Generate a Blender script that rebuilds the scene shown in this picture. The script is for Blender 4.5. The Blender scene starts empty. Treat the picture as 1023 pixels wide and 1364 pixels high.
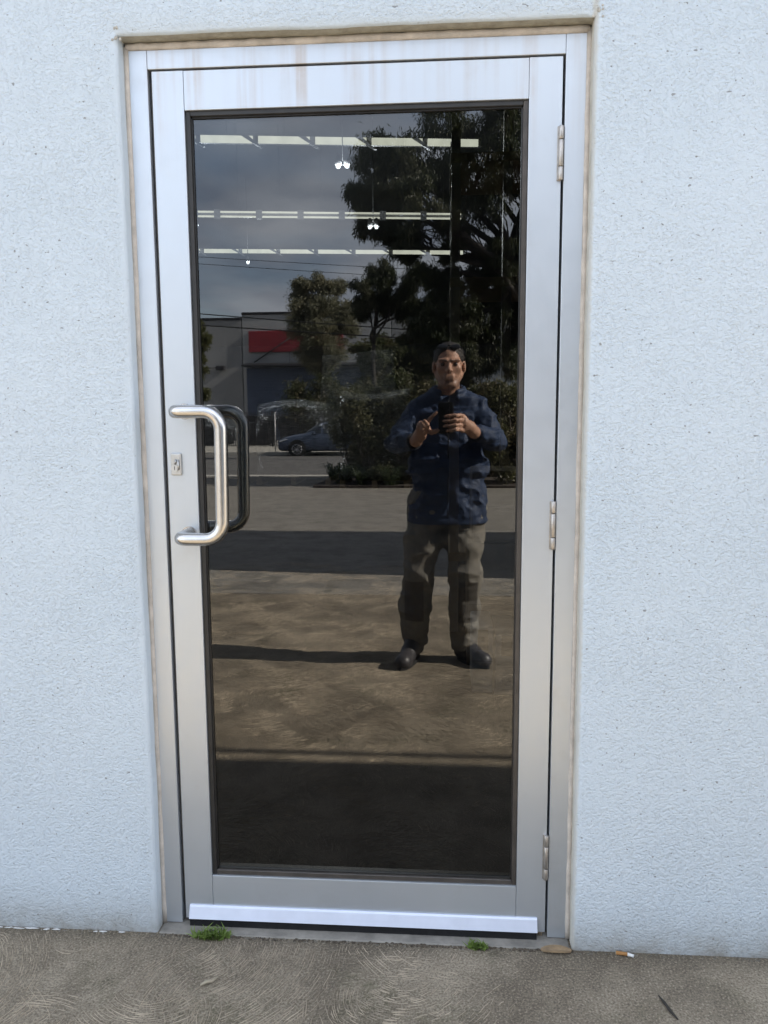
import bpy, bmesh, math, random
import numpy as np
from mathutils import Vector, Matrix, Quaternion
R = math.radians
random.seed(7); rng = np.random.default_rng(7)
scene = bpy.context.scene
col = scene.collection

# ------------------------------------------------------------------ camera
CAM = Vector((0.651, -1.85, 1.2905))
cd = bpy.data.cameras.new('camera'); cam = bpy.data.objects.new('camera', cd); col.objects.link(cam)
cr, cu, cf = Vector((0.9973, 0.0725, -0.0063)), Vector((-0.0031, 0.1289, 0.9917)), Vector((-0.0728, 0.9890, -0.1288))
cam.matrix_world = Matrix(((cr.x, cu.x, -cf.x, CAM.x), (cr.y, cu.y, -cf.y, CAM.y), (cr.z, cu.z, -cf.z, CAM.z), (0, 0, 0, 1)))
cd.sensor_fit = 'VERTICAL'; cd.sensor_height = 24.0; cd.lens = 24.0 * 1062.0 / 1364.0
cd.clip_start = 0.01; cd.clip_end = 2000
scene.camera = cam

# ------------------------------------------------------------------ sky, sun, exposure
SUN_EL, SUN_OFF = R(33), R(6.0)          # sun low on the right, just behind the building
SUN = Vector((math.cos(SUN_EL) * math.cos(SUN_OFF), math.cos(SUN_EL) * math.sin(SUN_OFF), math.sin(SUN_EL)))
world = bpy.data.worlds.new('World'); scene.world = world; world.use_nodes = True
nt = world.node_tree; nt.nodes.clear()
def wn(t): return nt.nodes.new(t)
out = wn('ShaderNodeOutputWorld'); bg = wn('ShaderNodeBackground'); sky = wn('ShaderNodeTexSky')
sky.sky_type = 'NISHITA'; sky.sun_disc = False; sky.sun_elevation = SUN_EL
sky.sun_rotation = math.atan2(SUN.x, SUN.y); sky.air_density = 1.0; sky.dust_density = 1.0
tc = wn('ShaderNodeTexCoord'); sep = wn('ShaderNodeSeparateXYZ'); nt.links.new(tc.outputs['Generated'], sep.inputs[0])
add = wn('ShaderNodeMath'); add.operation = 'ADD'; add.inputs[1].default_value = 0.18; nt.links.new(sep.outputs['Z'], add.inputs[0])
mx = wn('ShaderNodeMath'); mx.operation = 'MAXIMUM'; mx.inputs[1].default_value = 0.08; nt.links.new(add.outputs[0], mx.inputs[0])
dv = wn('ShaderNodeVectorMath'); dv.operation = 'DIVIDE'; nt.links.new(tc.outputs['Generated'], dv.inputs[0])
cmb = wn('ShaderNodeCombineXYZ')
for i in range(3): nt.links.new(mx.outputs[0], cmb.inputs[i])
nt.links.new(cmb.outputs[0], dv.inputs[1])
n1 = wn('ShaderNodeTexNoise'); n1.inputs['Scale'].default_value = 1.15; n1.inputs['Detail'].default_value = 7; n1.inputs['Roughness'].default_value = 0.52
nt.links.new(dv.outputs[0], n1.inputs['Vector'])
r1 = wn('ShaderNodeValToRGB'); r1.color_ramp.elements[0].position = 0.30; r1.color_ramp.elements[1].position = 0.52
r1.color_ramp.elements[0].color = (0.25, 0.25, 0.25, 1); r1.color_ramp.elements[1].color = (1, 1, 1, 1)
nt.links.new(n1.outputs['Fac'], r1.inputs[0])
n2 = wn('ShaderNodeTexNoise'); n2.inputs['Scale'].default_value = 1.7; n2.inputs['Detail'].default_value = 8
nt.links.new(dv.outputs[0], n2.inputs['Vector'])
r2 = wn('ShaderNodeValToRGB'); r2.color_ramp.elements[0].position = 0.36; r2.color_ramp.elements[1].position = 0.62
r2.color_ramp.elements[0].color = (1.75, 2.05, 2.65, 1); r2.color_ramp.elements[1].color = (4.1, 4.35, 4.8, 1)
nt.links.new(n2.outputs['Fac'], r2.inputs[0])
mixc = wn('ShaderNodeMix'); mixc.data_type = 'RGBA'
nt.links.new(r1.outputs[0], mixc.inputs[0]); nt.links.new(sky.outputs[0], mixc.inputs[6]); nt.links.new(r2.outputs[0], mixc.inputs[7])
nt.links.new(mixc.outputs[2], bg.inputs[0]); bg.inputs[1].default_value = 0.10
nt.links.new(bg.outputs[0], out.inputs[0])
sd = bpy.data.lights.new('sun', 'SUN'); sd.energy = 5.0; sd.angle = R(0.5); sd.color = (1.0, 0.93, 0.82)
so = bpy.data.objects.new('sun', sd); col.objects.link(so); so.rotation_euler = SUN.to_track_quat('Z', 'Y').to_euler(); so.location = SUN * 60
vs = scene.view_settings
vs.view_transform = 'Standard'; vs.look = 'None'; vs.gamma = 1.0; vs.use_curve_mapping = False; vs.exposure = 2.6
scene.cycles.use_denoising = True
scene.cycles.max_bounces = 6; scene.cycles.diffuse_bounces = 3; scene.cycles.glossy_bounces = 3; scene.cycles.transparent_max_bounces = 10
scene.cycles.sample_clamp_indirect = 6.0

# ------------------------------------------------------------------ helpers
def tag(o, label=None, cat=None, group=None, kind=None):
    for k, v in (('label', label), ('category', cat), ('group', group), ('kind', kind)):
        if v: o[k] = v
    return o
def link(o, parent=None):
    col.objects.link(o)
    if parent is not None:
        o.parent = parent
    return o
def thing(name, loc, label, cat, group=None):
    o = bpy.data.objects.new(name, None); o.empty_display_size = 0.1; o.location = loc; col.objects.link(o)
    return tag(o, label, cat, group)
def wpos(o):
    p = Vector(o.location)
    return p if o.parent is None else p + wpos(o.parent)
def put(name, me, mat, parent=None, origin=None):
    """mesh given in world coordinates; origin = where its own pivot goes"""
    o = bpy.data.objects.new(name, me)
    if mat is not None and len(me.materials) == 0: me.materials.append(mat)
    base = wpos(parent) if parent is not None else Vector((0, 0, 0))
    o.location = -base
    return link(o, parent)
def copy_tree(o, parent=None):
    c = o.copy(); col.objects.link(c); c.parent = parent
    for ch in list(o.children): copy_tree(ch, c)
    return c
class MB:
    def __init__(s): s.v = []; s.f = []; s.sm = []
    def add(s, vs, fs, smooth=False):
        b = len(s.v); s.v += [tuple(p) for p in vs]; s.f += [tuple(i + b for i in f) for f in fs]; s.sm += [smooth] * len(fs); return s
    def box(s, x0, x1, y0, y1, z0, z1, bev=0.0, M=None, seg=1):
        bm = bmesh.new(); bmesh.ops.create_cube(bm, size=1)
        for v in bm.verts:
            v.co = Vector(((x0 + x1) / 2 + v.co.x * (x1 - x0), (y0 + y1) / 2 + v.co.y * (y1 - y0), (z0 + z1) / 2 + v.co.z * (z1 - z0)))
        if bev > 0: bmesh.ops.bevel(bm, geom=bm.edges[:], offset=bev, segments=seg, affect='EDGES', profile=0.5)
        if M is not None: bm.transform(M)
        bm.verts.index_update()
        s.add([v.co for v in bm.verts], [[v.index for v in f.verts] for f in bm.faces]); bm.free(); return s
    def tube(s, path, r, seg=12, cap=True, round_cap=False):
        path = [Vector(p) for p in path]; n = len(path)
        rs = list(r) if hasattr(r, '__len__') else [r] * n
        if round_cap:
            d0 = (path[0] - path[1]).normalized(); d1 = (path[-1] - path[-2]).normalized()
            path = [path[0] + d0 * rs[0] * .98, path[0] + d0 * rs[0] * .7] + path + [path[-1] + d1 * rs[-1] * .7, path[-1] + d1 * rs[-1] * .98]
            rs = [rs[0] * .15, rs[0] * .72] + rs + [rs[-1] * .72, rs[-1] * .15]; n += 4
        up = None; vs = []
        for i in range(n):
            t = (path[min(i + 1, n - 1)] - path[max(i - 1, 0)]).normalized()
            if up is None:
                up = Vector((0, 0, 1)) if abs(t.z) < .9 else Vector((1, 0, 0))
            up = (up - t * up.dot(t))
            if up.length < 1e-6: up = t.orthogonal()
            up.normalize(); side = t.cross(up)
            for k in range(seg):
                a = 2 * math.pi * k / seg; vs.append(path[i] + (up * math.cos(a) + side * math.sin(a)) * rs[i])
        fs = [(i * seg + k, i * seg + (k + 1) % seg, (i + 1) * seg + (k + 1) % seg, (i + 1) * seg + k) for i in range(n - 1) for k in range(seg)]
        s.add(vs, fs, seg > 4)
        if cap:
            b = len(s.v) - n * seg
            s.f += [tuple(b + k for k in range(seg))[::-1], tuple(b + (n - 1) * seg + k for k in range(seg))]; s.sm += [False, False]
        return s
    def prism(s, poly, a0, a1, axis='x'):
        """poly: 2D points in the plane normal to axis, extruded from a0 to a1"""
        n = len(poly)
        def P(u, v, a): return {'x': (a, u, v), 'y': (u, a, v), 'z': (u, v, a)}[axis]
        vs = [P(u, v, a0) for u, v in poly] + [P(u, v, a1) for u, v in poly]
        fs = [(i, (i + 1) % n, n + (i + 1) % n, n + i) for i in range(n)] + [tuple(range(n))[::-1], tuple(range(n, 2 * n))]
        return s.add(vs, fs)
    def mesh(s, name):
        me = bpy.data.meshes.new(name); me.from_pydata(s.v, [], s.f)
        me.polygons.foreach_set('use_smooth', s.sm); me.update()
        bm = bmesh.new(); bm.from_mesh(me); bmesh.ops.recalc_face_normals(bm, faces=bm.faces[:]); bm.to_mesh(me); bm.free()
        return me
    def build(s, name, mat, parent=None): return put(name, s.mesh(name), mat, parent)
def mesh_np(name, V, F, smooth=False):
    V = np.asarray(V, np.float32); F = np.asarray(F, np.int32); n, k = F.shape
    me = bpy.data.meshes.new(name); me.vertices.add(len(V)); me.vertices.foreach_set('co', V.ravel())
    me.loops.add(n * k); me.loops.foreach_set('vertex_index', F.ravel())
    me.polygons.add(n); me.polygons.foreach_set('loop_start', np.arange(0, n * k, k, dtype=np.int32))
    me.polygons.foreach_set('use_smooth', np.full(n, smooth)); me.update(calc_edges=True); me.validate(); return me

# ------------------------------------------------------------------ materials
class NT:
    def __init__(s, name):
        s.m = bpy.data.materials.new(name); s.m.use_nodes = True; s.t = s.m.node_tree; s.t.nodes.clear()
        s.o = s.n('ShaderNodeOutputMaterial'); s.p = s.n('ShaderNodeBsdfPrincipled'); s.l(s.p.outputs[0], s.o.inputs[0])
        s.tc = s.n('ShaderNodeTexCoord'); s.co = s.tc.outputs['Object']
    def n(s, t): return s.t.nodes.new(t)
    def l(s, a, b): s.t.links.new(a, b)
    def map(s, scale, rot=(0, 0, 0), loc=(0, 0, 0), src=None):
        m = s.n('ShaderNodeMapping'); m.inputs['Scale'].default_value = scale; m.inputs['Rotation'].default_value = rot; m.inputs['Location'].default_value = loc
        s.l(src or s.co, m.inputs[0]); return m.outputs[0]
    def noise(s, scale, detail=4, rough=.5, src=None, dist=0):
        x = s.n('ShaderNodeTexNoise'); x.inputs['Scale'].default_value = scale; x.inputs['Detail'].default_value = detail; x.inputs['Roughness'].default_value = rough
        x.inputs['Distortion'].default_value = dist; s.l(src or s.co, x.inputs['Vector']); return x.outputs['Fac']
    def ramp(s, fac, stops):
        x = s.n('ShaderNodeValToRGB'); e = x.color_ramp.elements
        while len(e) < len(stops): e.new(0.5)
        for i, (p, c) in enumerate(stops):
            e[i].position = p; c = (c, c, c) if not hasattr(c, '__len__') else c; e[i].color = (*c, 1)
        s.l(fac, x.inputs[0]); return x.outputs[0]
    def math(s, op, a, b=None, c=None, clamp=False):
        x = s.n('ShaderNodeMath'); x.operation = op; x.use_clamp = clamp
        for i, q in enumerate((a, b, c)):
            if q is None: continue
            if isinstance(q, (int, float)): x.inputs[i].default_value = q
            else: s.l(q, x.inputs[i])
        return x.outputs[0]
    def vmath(s, op, a, b=None):
        x = s.n('ShaderNodeVectorMath'); x.operation = op
        for i, q in enumerate((a, b)):
            if q is None: continue
            if isinstance(q, tuple): x.inputs[i].default_value = q
            else: s.l(q, x.inputs[i])
        return x.outputs['Value'] if op in ('LENGTH', 'DISTANCE', 'DOT_PRODUCT') else x.outputs[0]
    def mix(s, fac, a, b, blend='MIX'):
        x = s.n('ShaderNodeMix'); x.data_type = 'RGBA'; x.blend_type = blend
        for i, q in ((0, fac), (6, a), (7, b)):
            if isinstance(q, (int, float)): x.inputs[i].default_value = q
            elif isinstance(q, tuple): x.inputs[i].default_value = (*q, 1)
            else: s.l(q, x.inputs[i])
        return x.outputs[2]
    def xyz(s, src=None):
        x = s.n('ShaderNodeSeparateXYZ'); s.l(src or s.co, x.inputs[0]); return x.outputs
    def col(s, c):
        if isinstance(c, tuple): s.p.inputs['Base Color'].default_value = (*c, 1)
        else: s.l(c, s.p.inputs['Base Color'])
    def set(s, rough=None, metal=None, spec=None, ior=None):
        for k, v in (('Roughness', rough), ('Metallic', metal), ('Specular IOR Level', spec), ('IOR', ior)):
            if v is None: continue
            if isinstance(v, (int, float)): s.p.inputs[k].default_value = v
            else: s.l(v, s.p.inputs[k])
    def bump(s, h, strength=.5, dist=.01):
        x = s.n('ShaderNodeBump'); x.inputs['Strength'].default_value = strength; x.inputs['Distance'].default_value = dist
        s.l(h, x.inputs['Height']); s.l(x.outputs[0], s.p.inputs['Normal'])
def simple(name, c, rough=.6, metal=0.0, var=.18, scale=8, bump=0, bscale=60, spec=.5, bdist=.003):
    t = NT(name); f = t.noise(scale, 5, .6)
    lo = tuple(x * (1 - var) for x in c); hi = tuple(min(1, x * (1 + var)) for x in c)
    t.col(t.ramp(f, [(.3, lo), (.7, hi)])); t.set(rough, metal, spec)
    if bump: t.bump(t.noise(bscale, 4, .6), bump, bdist)
    return t.m

# textured paint on the wall
def wall_mat():
    t = NT('textured_wall_paint'); x, y, z = t.xyz()
    # worm-like spray texture: stretched noise ridges plus pits
    a = t.noise(185, 2.5, .55, dist=.4); b = t.noise(340, 2, .6); c = t.noise(17, 2)
    v = t.noise(60, 2, .5); low = t.ramp(t.noise(2.6, 4, .6), [(.35, 0.), (.65, 1.)])
    ra = t.ramp(a, [(.34, 0.), (.5, .7), (.68, 1.)])
    h = t.math('ADD', t.math('MULTIPLY', ra, t.math('MULTIPLY_ADD', low, .4, .75)), t.math('MULTIPLY', b, .35))
    h = t.math('ADD', h, t.math('MULTIPLY', v, .5))
    # smooth trowelled margin beside the opening
    dl = t.math('SUBTRACT', -0.060, x); dr = t.math('SUBTRACT', x, 0.967)
    d = t.math('MAXIMUM', dl, dr); d = t.math('MAXIMUM', d, t.math('SUBTRACT', z, 2.10))
    d = t.math('ADD', d, t.math('MULTIPLY', t.math('SUBTRACT', c, .5), .02))
    k = t.n('ShaderNodeMapRange'); k.inputs[1].default_value = .003; k.inputs[2].default_value = .018; k.inputs[3].default_value = .25; k.inputs[4].default_value = 1
    t.l(d, k.inputs[0])
    t.bump(t.math('MULTIPLY', h, k.outputs[0]), .72, .0027)
    big = t.noise(1.6, 4, .6); fine = t.noise(140, 2)
    cc = t.ramp(big, [(.3, (.53, .60, .655)), (.7, (.568, .632, .682))])
    pits = t.math('ADD', t.ramp(a, [(.27, 1.), (.36, 0.)]), t.ramp(t.noise(95, 1.5, .5, t.map((1, 1, 1.25))), [(.245, 3.), (.285, 0.)]))
    cc = t.mix(t.math('MULTIPLY', t.math('MULTIPLY', pits, k.outputs[0]), .40, clamp=True), cc, (.27, .285, .29))
    # grime that splashes up from the paving, and the odd scuff
    gz = t.n('ShaderNodeMapRange'); gz.inputs[1].default_value = .16; gz.inputs[2].default_value = -.015; t.l(z, gz.inputs[0])
    g = t.math('MULTIPLY', t.math('POWER', gz.outputs[0], 2.4), t.ramp(t.noise(14, 6, .7), [(.25, .35), (.6, 1.)]))
    cc = t.mix(t.math('MULTIPLY', g, .9, clamp=True), cc, (.25, .235, .20))
    eg = t.n('ShaderNodeMapRange'); eg.inputs[1].default_value = .012; eg.inputs[2].default_value = .006; t.l(t.math('ADD', t.math('ABSOLUTE', dr), t.math('MULTIPLY', t.noise(60, 3), .006)), eg.inputs[0])
    cc = t.mix(t.math('MULTIPLY', eg.outputs[0], .75), cc, (.47, .46, .41))
    sc = t.ramp(t.noise(3.2, 8, .75, t.map((1, 1, .7))), [(.66, 0.), (.74, 1.)])
    cc = t.mix(t.math('MULTIPLY', sc, .22), cc, (.34, .34, .335))
    t.col(cc); t.set(.62, 0, .35)
    return t.m
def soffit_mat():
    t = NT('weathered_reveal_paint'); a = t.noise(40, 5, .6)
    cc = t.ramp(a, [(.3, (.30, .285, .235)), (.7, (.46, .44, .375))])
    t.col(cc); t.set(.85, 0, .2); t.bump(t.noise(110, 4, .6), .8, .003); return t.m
def alu_mat(name, stain, base=(.55, .585, .62), rough=.38):
    t = NT(name); x, y, z = t.xyz()
    st = t.noise(1.0, 4, .6, t.map((42, 1, 1.1))); st2 = t.noise(1.0, 3, .5, t.map((16, 1, .7), loc=(3.1, 0, 0)))
    fine = t.noise(1.0, 3, .6, t.map((500, 1, 3)))
    cc = t.mix(t.math('MULTIPLY', fine, .10), base, tuple(b * .8 for b in base))
    f = t.math('MULTIPLY', t.ramp(st, [(.42, 0.), (.62, 1.)]), t.ramp(st2, [(.42, 0.), (.62, 1.)]))
    # run-off streaks hang from the top edge of the door
    hi = t.n('ShaderNodeMapRange'); hi.inputs[1].default_value = 1.80; hi.inputs[2].default_value = 2.05; t.l(z, hi.inputs[0])
    f = t.math('MULTIPLY', f, t.math('MULTIPLY', hi.outputs[0], stain))
    f = t.math('MULTIPLY', f, t.ramp(t.noise(11, 5, .65), [(.3, .25), (.62, 1.)]))
    cc = t.mix(f, cc, (.43, .36, .30))
    sm = t.ramp(t.noise(9, 7, .7), [(.55, 0.), (.75, 1.)])
    cc = t.mix(t.math('MULTIPLY', sm, .16), cc, (.36, .355, .34))
    t.col(cc); scr = t.ramp(t.noise(1.0, 3, .6, t.map((30, 1, 260), rot=(0, .5, 0))), [(.66, 0.), (.70, 1.)])
    t.set(t.math('ADD', t.math('ADD', t.math('MULTIPLY', t.noise(25, 5), .18), rough - .09), t.math('MULTIPLY', scr, .12)), .66, .5)
    t.bump(t.noise(1.0, 2, .5, t.map((260, 1, 2))), .05, .001); return t.m
def swirl_mat(name, lo=(.142, .114, .082), hi=(.425, .362, .270), scale=2.5):
    t = NT(name); x, y, z = t.xyz()
    fl = t.n('ShaderNodeCombineXYZ'); t.l(x, fl.inputs[0]); t.l(y, fl.inputs[1])
    warp = t.n('ShaderNodeTexNoise'); warp.inputs['Scale'].default_value = 5; warp.inputs['Detail'].default_value = 3; t.l(fl.outputs[0], warp.inputs['Vector'])
    wv = t.vmath('MULTIPLY', t.vmath('SUBTRACT', warp.outputs['Color'], (.5, .5, .5)), (.16, .16, 0))
    p = t.vmath('ADD', fl.outputs[0], wv)
    def fan(sc, off, fr_, ft):
        v = t.n('ShaderNodeTexVoronoi'); v.voronoi_dimensions = '2D'; v.inputs['Scale'].default_value = sc; t.l(p, v.inputs['Vector'])
        d = t.vmath('SUBTRACT', p, t.vmath('ADD', v.outputs['Position'], off)); dx, dy, dz = t.xyz(d)
        r_ = t.vmath('LENGTH', d); th = t.math('ARCTAN2', dy, dx); cxyz = t.n('ShaderNodeCombineXYZ')
        t.l(t.math('MULTIPLY', r_, fr_), cxyz.inputs[0]); t.l(t.math('MULTIPLY', th, ft), cxyz.inputs[1]); t.l(t.math('MULTIPLY', t.xyz(v.outputs['Color'])[0], 40.), cxyz.inputs[2])
        return t.ramp(t.noise(1.0, 2.5, .62, cxyz.outputs[0], .25), [(.53, 0.), (.61, 1.)])
    f1 = fan(scale, (.10, .14, 0), 190., 3.6); f2 = fan(scale * 1.25, (-.16, .06, 0), 220., 4.4)
    sel = t.ramp(t.noise(2.6, 2, .5, fl.outputs[0]), [(.46, 0.), (.54, 1.)])
    f = t.mix(sel, f1, f2)
    br = t.ramp(t.noise(70, 3, .7, fl.outputs[0]), [(.30, .25), (.6, 1.)])
    f = t.math('MULTIPLY', f, br)
    coarse = fan(scale * .8, (.05, -.18, 0), 62., 2.2)
    # worn patches: ridges polished away to the right
    wear = t.ramp(t.noise(1.3, 4, .6, fl.outputs[0]), [(.38, .25), (.6, 1.)])
    wx = t.n('ShaderNodeMapRange'); wx.inputs[1].default_value = .95; wx.inputs[2].default_value = .35; wx.inputs[3].default_value = .22; wx.inputs[4].default_value = 1; t.l(x, wx.inputs[0])
    f = t.math('MULTIPLY', f, t.math('MULTIPLY', wear, wx.outputs[0]))
    grit = t.noise(190, 3, .7, fl.outputs[0]); big = t.noise(2.1, 6, .65, fl.outputs[0]); mid = t.noise(11, 5, .65, fl.outputs[0])
    base = t.mix(t.ramp(big, [(.3, 0.), (.7, 1.)]), lo, tuple(.45 * a + .55 * b for a, b in zip(lo, hi)))
    base = t.mix(t.math('MULTIPLY', t.ramp(mid, [(.42, 0.), (.7, 1.)]), .5), base, tuple(b * .82 for b in hi))
    base = t.mix(t.math('MULTIPLY', coarse, .10), base, tuple(b * .95 for b in hi))
    stain = t.ramp(t.noise(3.4, 6, .68, fl.outputs[0]), [(.47, 0.), (.62, 1.)])
    base = t.mix(t.math('MULTIPLY', stain, .55), base, tuple(a * .62 for a in lo))
    moss = t.math('MULTIPLY', t.ramp(t.noise(4.6, 5, .65, t.map((1, 1, 1), loc=(7, 3, 0))), [(.52, 0.), (.66, .6)]), t.ramp(t.noise(40, 4, .7, fl.outputs[0]), [(.4, 0.), (.6, 1.)]))
    base = t.mix(moss, base, (.075, .072, .036))
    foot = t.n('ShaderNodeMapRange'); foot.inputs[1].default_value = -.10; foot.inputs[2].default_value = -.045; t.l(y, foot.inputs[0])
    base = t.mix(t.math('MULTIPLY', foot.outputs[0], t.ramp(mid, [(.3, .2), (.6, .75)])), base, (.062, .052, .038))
    base = t.mix(t.ramp(grit, [(.36, .75), (.52, 0.)]), base, tuple(a * .55 for a in lo))
    base = t.mix(t.ramp(grit, [(.55, 0.), (.68, .7)]), base, hi)
    cc = t.mix(t.math('MULTIPLY', f, .32), base, tuple(min(1, b * 1.2) for b in hi))
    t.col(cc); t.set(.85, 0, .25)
    t.bump(t.math('ADD', t.math('MULTIPLY', f, .8), t.math('MULTIPLY', grit, .5)), .7, .003); return t.m
def glass_mat():
    t = NT('tinted_glass'); t.t.nodes.remove(t.p)
    lw = t.n('ShaderNodeLayerWeight'); F0 = .080; fr = t.math('MULTIPLY_ADD', t.math('POWER', lw.outputs['Facing'], 5.), 1 - F0, F0)
    tr = t.n('ShaderNodeBsdfTransparent'); tr.inputs[0].default_value = (.25, .265, .27, 1)
    gl = t.n('ShaderNodeBsdfGlossy'); gl.inputs[0].default_value = (.98, .99, 1, 1); gl.inputs['Roughness'].default_value = 0
    mx = t.n('ShaderNodeMixShader'); t.l(fr, mx.inputs[0]); t.l(tr.outputs[0], mx.inputs[1]); t.l(gl.outputs[0], mx.inputs[2])
    df = t.n('ShaderNodeBsdfDiffuse'); df.inputs[0].default_value = (.55, .55, .55, 1)
    spk = t.ramp(t.noise(120, 2, .5), [(.74, 0.), (.80, .25)])
    film = t.math('MULTIPLY', t.ramp(t.noise(6, 6, .7), [(.4, 0.), (.8, 1.)]), .0016)
    m2 = t.n('ShaderNodeMixShader'); t.l(t.math('ADD', t.math('MULTIPLY', spk, .12), film), m2.inputs[0]); t.l(mx.outputs[0], m2.inputs[1]); t.l(df.outputs[0], m2.inputs[2])
    t.l(m2.outputs[0], t.o.inputs[0]); return t.m
def emit_mat(name, c, s):
    t = NT(name); t.t.nodes.remove(t.p); e = t.n('ShaderNodeEmission'); e.inputs[1].default_value = s
    t.l(t.ramp(t.noise(6, 3), [(.3, tuple(x * .82 for x in c)), (.7, c)]), e.inputs[0]); t.l(e.outputs[0], t.o.inputs[0]); return t.m
def leaf_mat(name, c1, c2, c3=None):
    t = NT(name); g = t.n('ShaderNodeObjectInfo'); f = t.noise(9, 3, .6); f2 = t.noise(.9, 3, .6)
    cc = t.mix(t.ramp(f, [(.35, 0.), (.65, 1.)]), c1, c2)
    if c3: cc = t.mix(t.ramp(f2, [(.48, 0.), (.62, 1.)]), cc, c3)
    t.col(cc); t.set(.5, 0, .4)
    tl = t.n('ShaderNodeBsdfTranslucent'); t.l(t.mix(.5, cc, (.10, .12, .03)), tl.inputs[0]); mx = t.n('ShaderNodeMixShader'); mx.inputs[0].default_value = .3
    t.l(t.p.outputs[0], mx.inputs[1]); t.l(tl.outputs[0], mx.inputs[2]); t.l(mx.outputs[0], t.o.inputs[0]); return t.m
M = dict(
    wall=wall_mat(), soffit=soffit_mat(), frame=alu_mat('frame_aluminium', .65), leaf=alu_mat('door_aluminium', .8),
    sealant=simple('aged_sealant', (.50, .45, .395), .7, var=.2, scale=30, bump=.4, bscale=90),
    seal_alu=simple('door_seal_aluminium', (.62, .66, .76), .42, .25, .05, 20),
    brush=simple('black_brush', (.012, .012, .013), .9, bump=.8, bscale=300),
    gasket=simple('black_gasket', (.018, .017, .016), .45, var=.3, scale=30),
    bead=simple('bronze_glazing_bead', (.075, .066, .058), .4, .3, var=.25, scale=18),
    steel=simple('satin_steel', (.56, .54, .52), .24, 1.0, .06, 40),
    hinge=simple('dull_nickel', (.45, .42, .385), .42, .85, .2, 60),
    lock=simple('lock_nickel', (.52, .52, .51), .34, .9, .1, 60), black=simple('black_plastic', (.012, .012, .014), .35),
    slot=simple('keyway_black', (.005, .005, .005), .8), glass=glass_mat(),
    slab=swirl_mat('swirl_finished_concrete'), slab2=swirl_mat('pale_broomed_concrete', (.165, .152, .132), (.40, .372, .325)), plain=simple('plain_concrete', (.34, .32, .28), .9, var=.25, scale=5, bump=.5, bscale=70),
    kerb=simple('kerb_concrete', (.42, .40, .36), .9, var=.2, scale=4), asphalt=simple('asphalt', (.105, .10, .095), .92, var=.2, scale=1.4, bump=.5, bscale=120),
    soil=simple('ground_soil', (.10, .085, .06), .95, var=.3, scale=.6), grass=leaf_mat('green_grass', (.085, .15, .025), (.22, .31, .08)),
    yard=simple('yard_paving', (.36, .35, .32), .9, var=.2, scale=.8))

# ------------------------------------------------------------------ terrain, road, paving
G0 = -0.015; SL = 0.02
def gz(y): return G0 + SL * min(y, 0.0)
def strip(name, x0, x1, y0, y1, mat, dz, parent=None, thick=0.0, nx=1):
    m = MB()
    if thick: # solid slab whose top follows the fall of the site
        vs = [(x, y, gz(y) + dz + t) for t in (0, -thick) for (x, y) in ((x0, y0), (x1, y0), (x1, y1), (x0, y1))]
        m.add(vs, [(0, 1, 2, 3), (7, 6, 5, 4), (0, 4, 5, 1), (1, 5, 6, 2), (2, 6, 7, 3), (3, 7, 4, 0)])
    else:
        m.add([(x0, y0, gz(y0) + dz), (x1, y0, gz(y0) + dz), (x1, y1, gz(y1) + dz), (x0, y1, gz(y1) + dz)], [(0, 1, 2, 3)])
    return m.build(name, mat, parent)
m = MB(); Yt = [400, 0, -90, -1200]; Zt = [G0 - .16, G0 - .16, gz(-90) - .16, gz(-90) - .16]
vs = []
for y, z in zip(Yt, Zt): vs += [(-900, y, z), (900, y, z)]
m.add(vs, [(2 * i, 2 * i + 1, 2 * i + 3, 2 * i + 2) for i in range(3)])
tag(m.build('ground', M['soil']), kind='structure')
drive = bpy.data.objects.new('driveway', None); col.objects.link(drive); tag(drive, kind='structure')
for (ya, yb) in ((.02, -3.93), (-3.945, -9.6), (-9.615, -17.75)):
    for (xa, xb) in ((-9, 11),): strip('concrete_slab', xa, xb, yb, ya, M['slab'] if ya > 0 else M['slab2'], 0.0, drive, .14)
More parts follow.
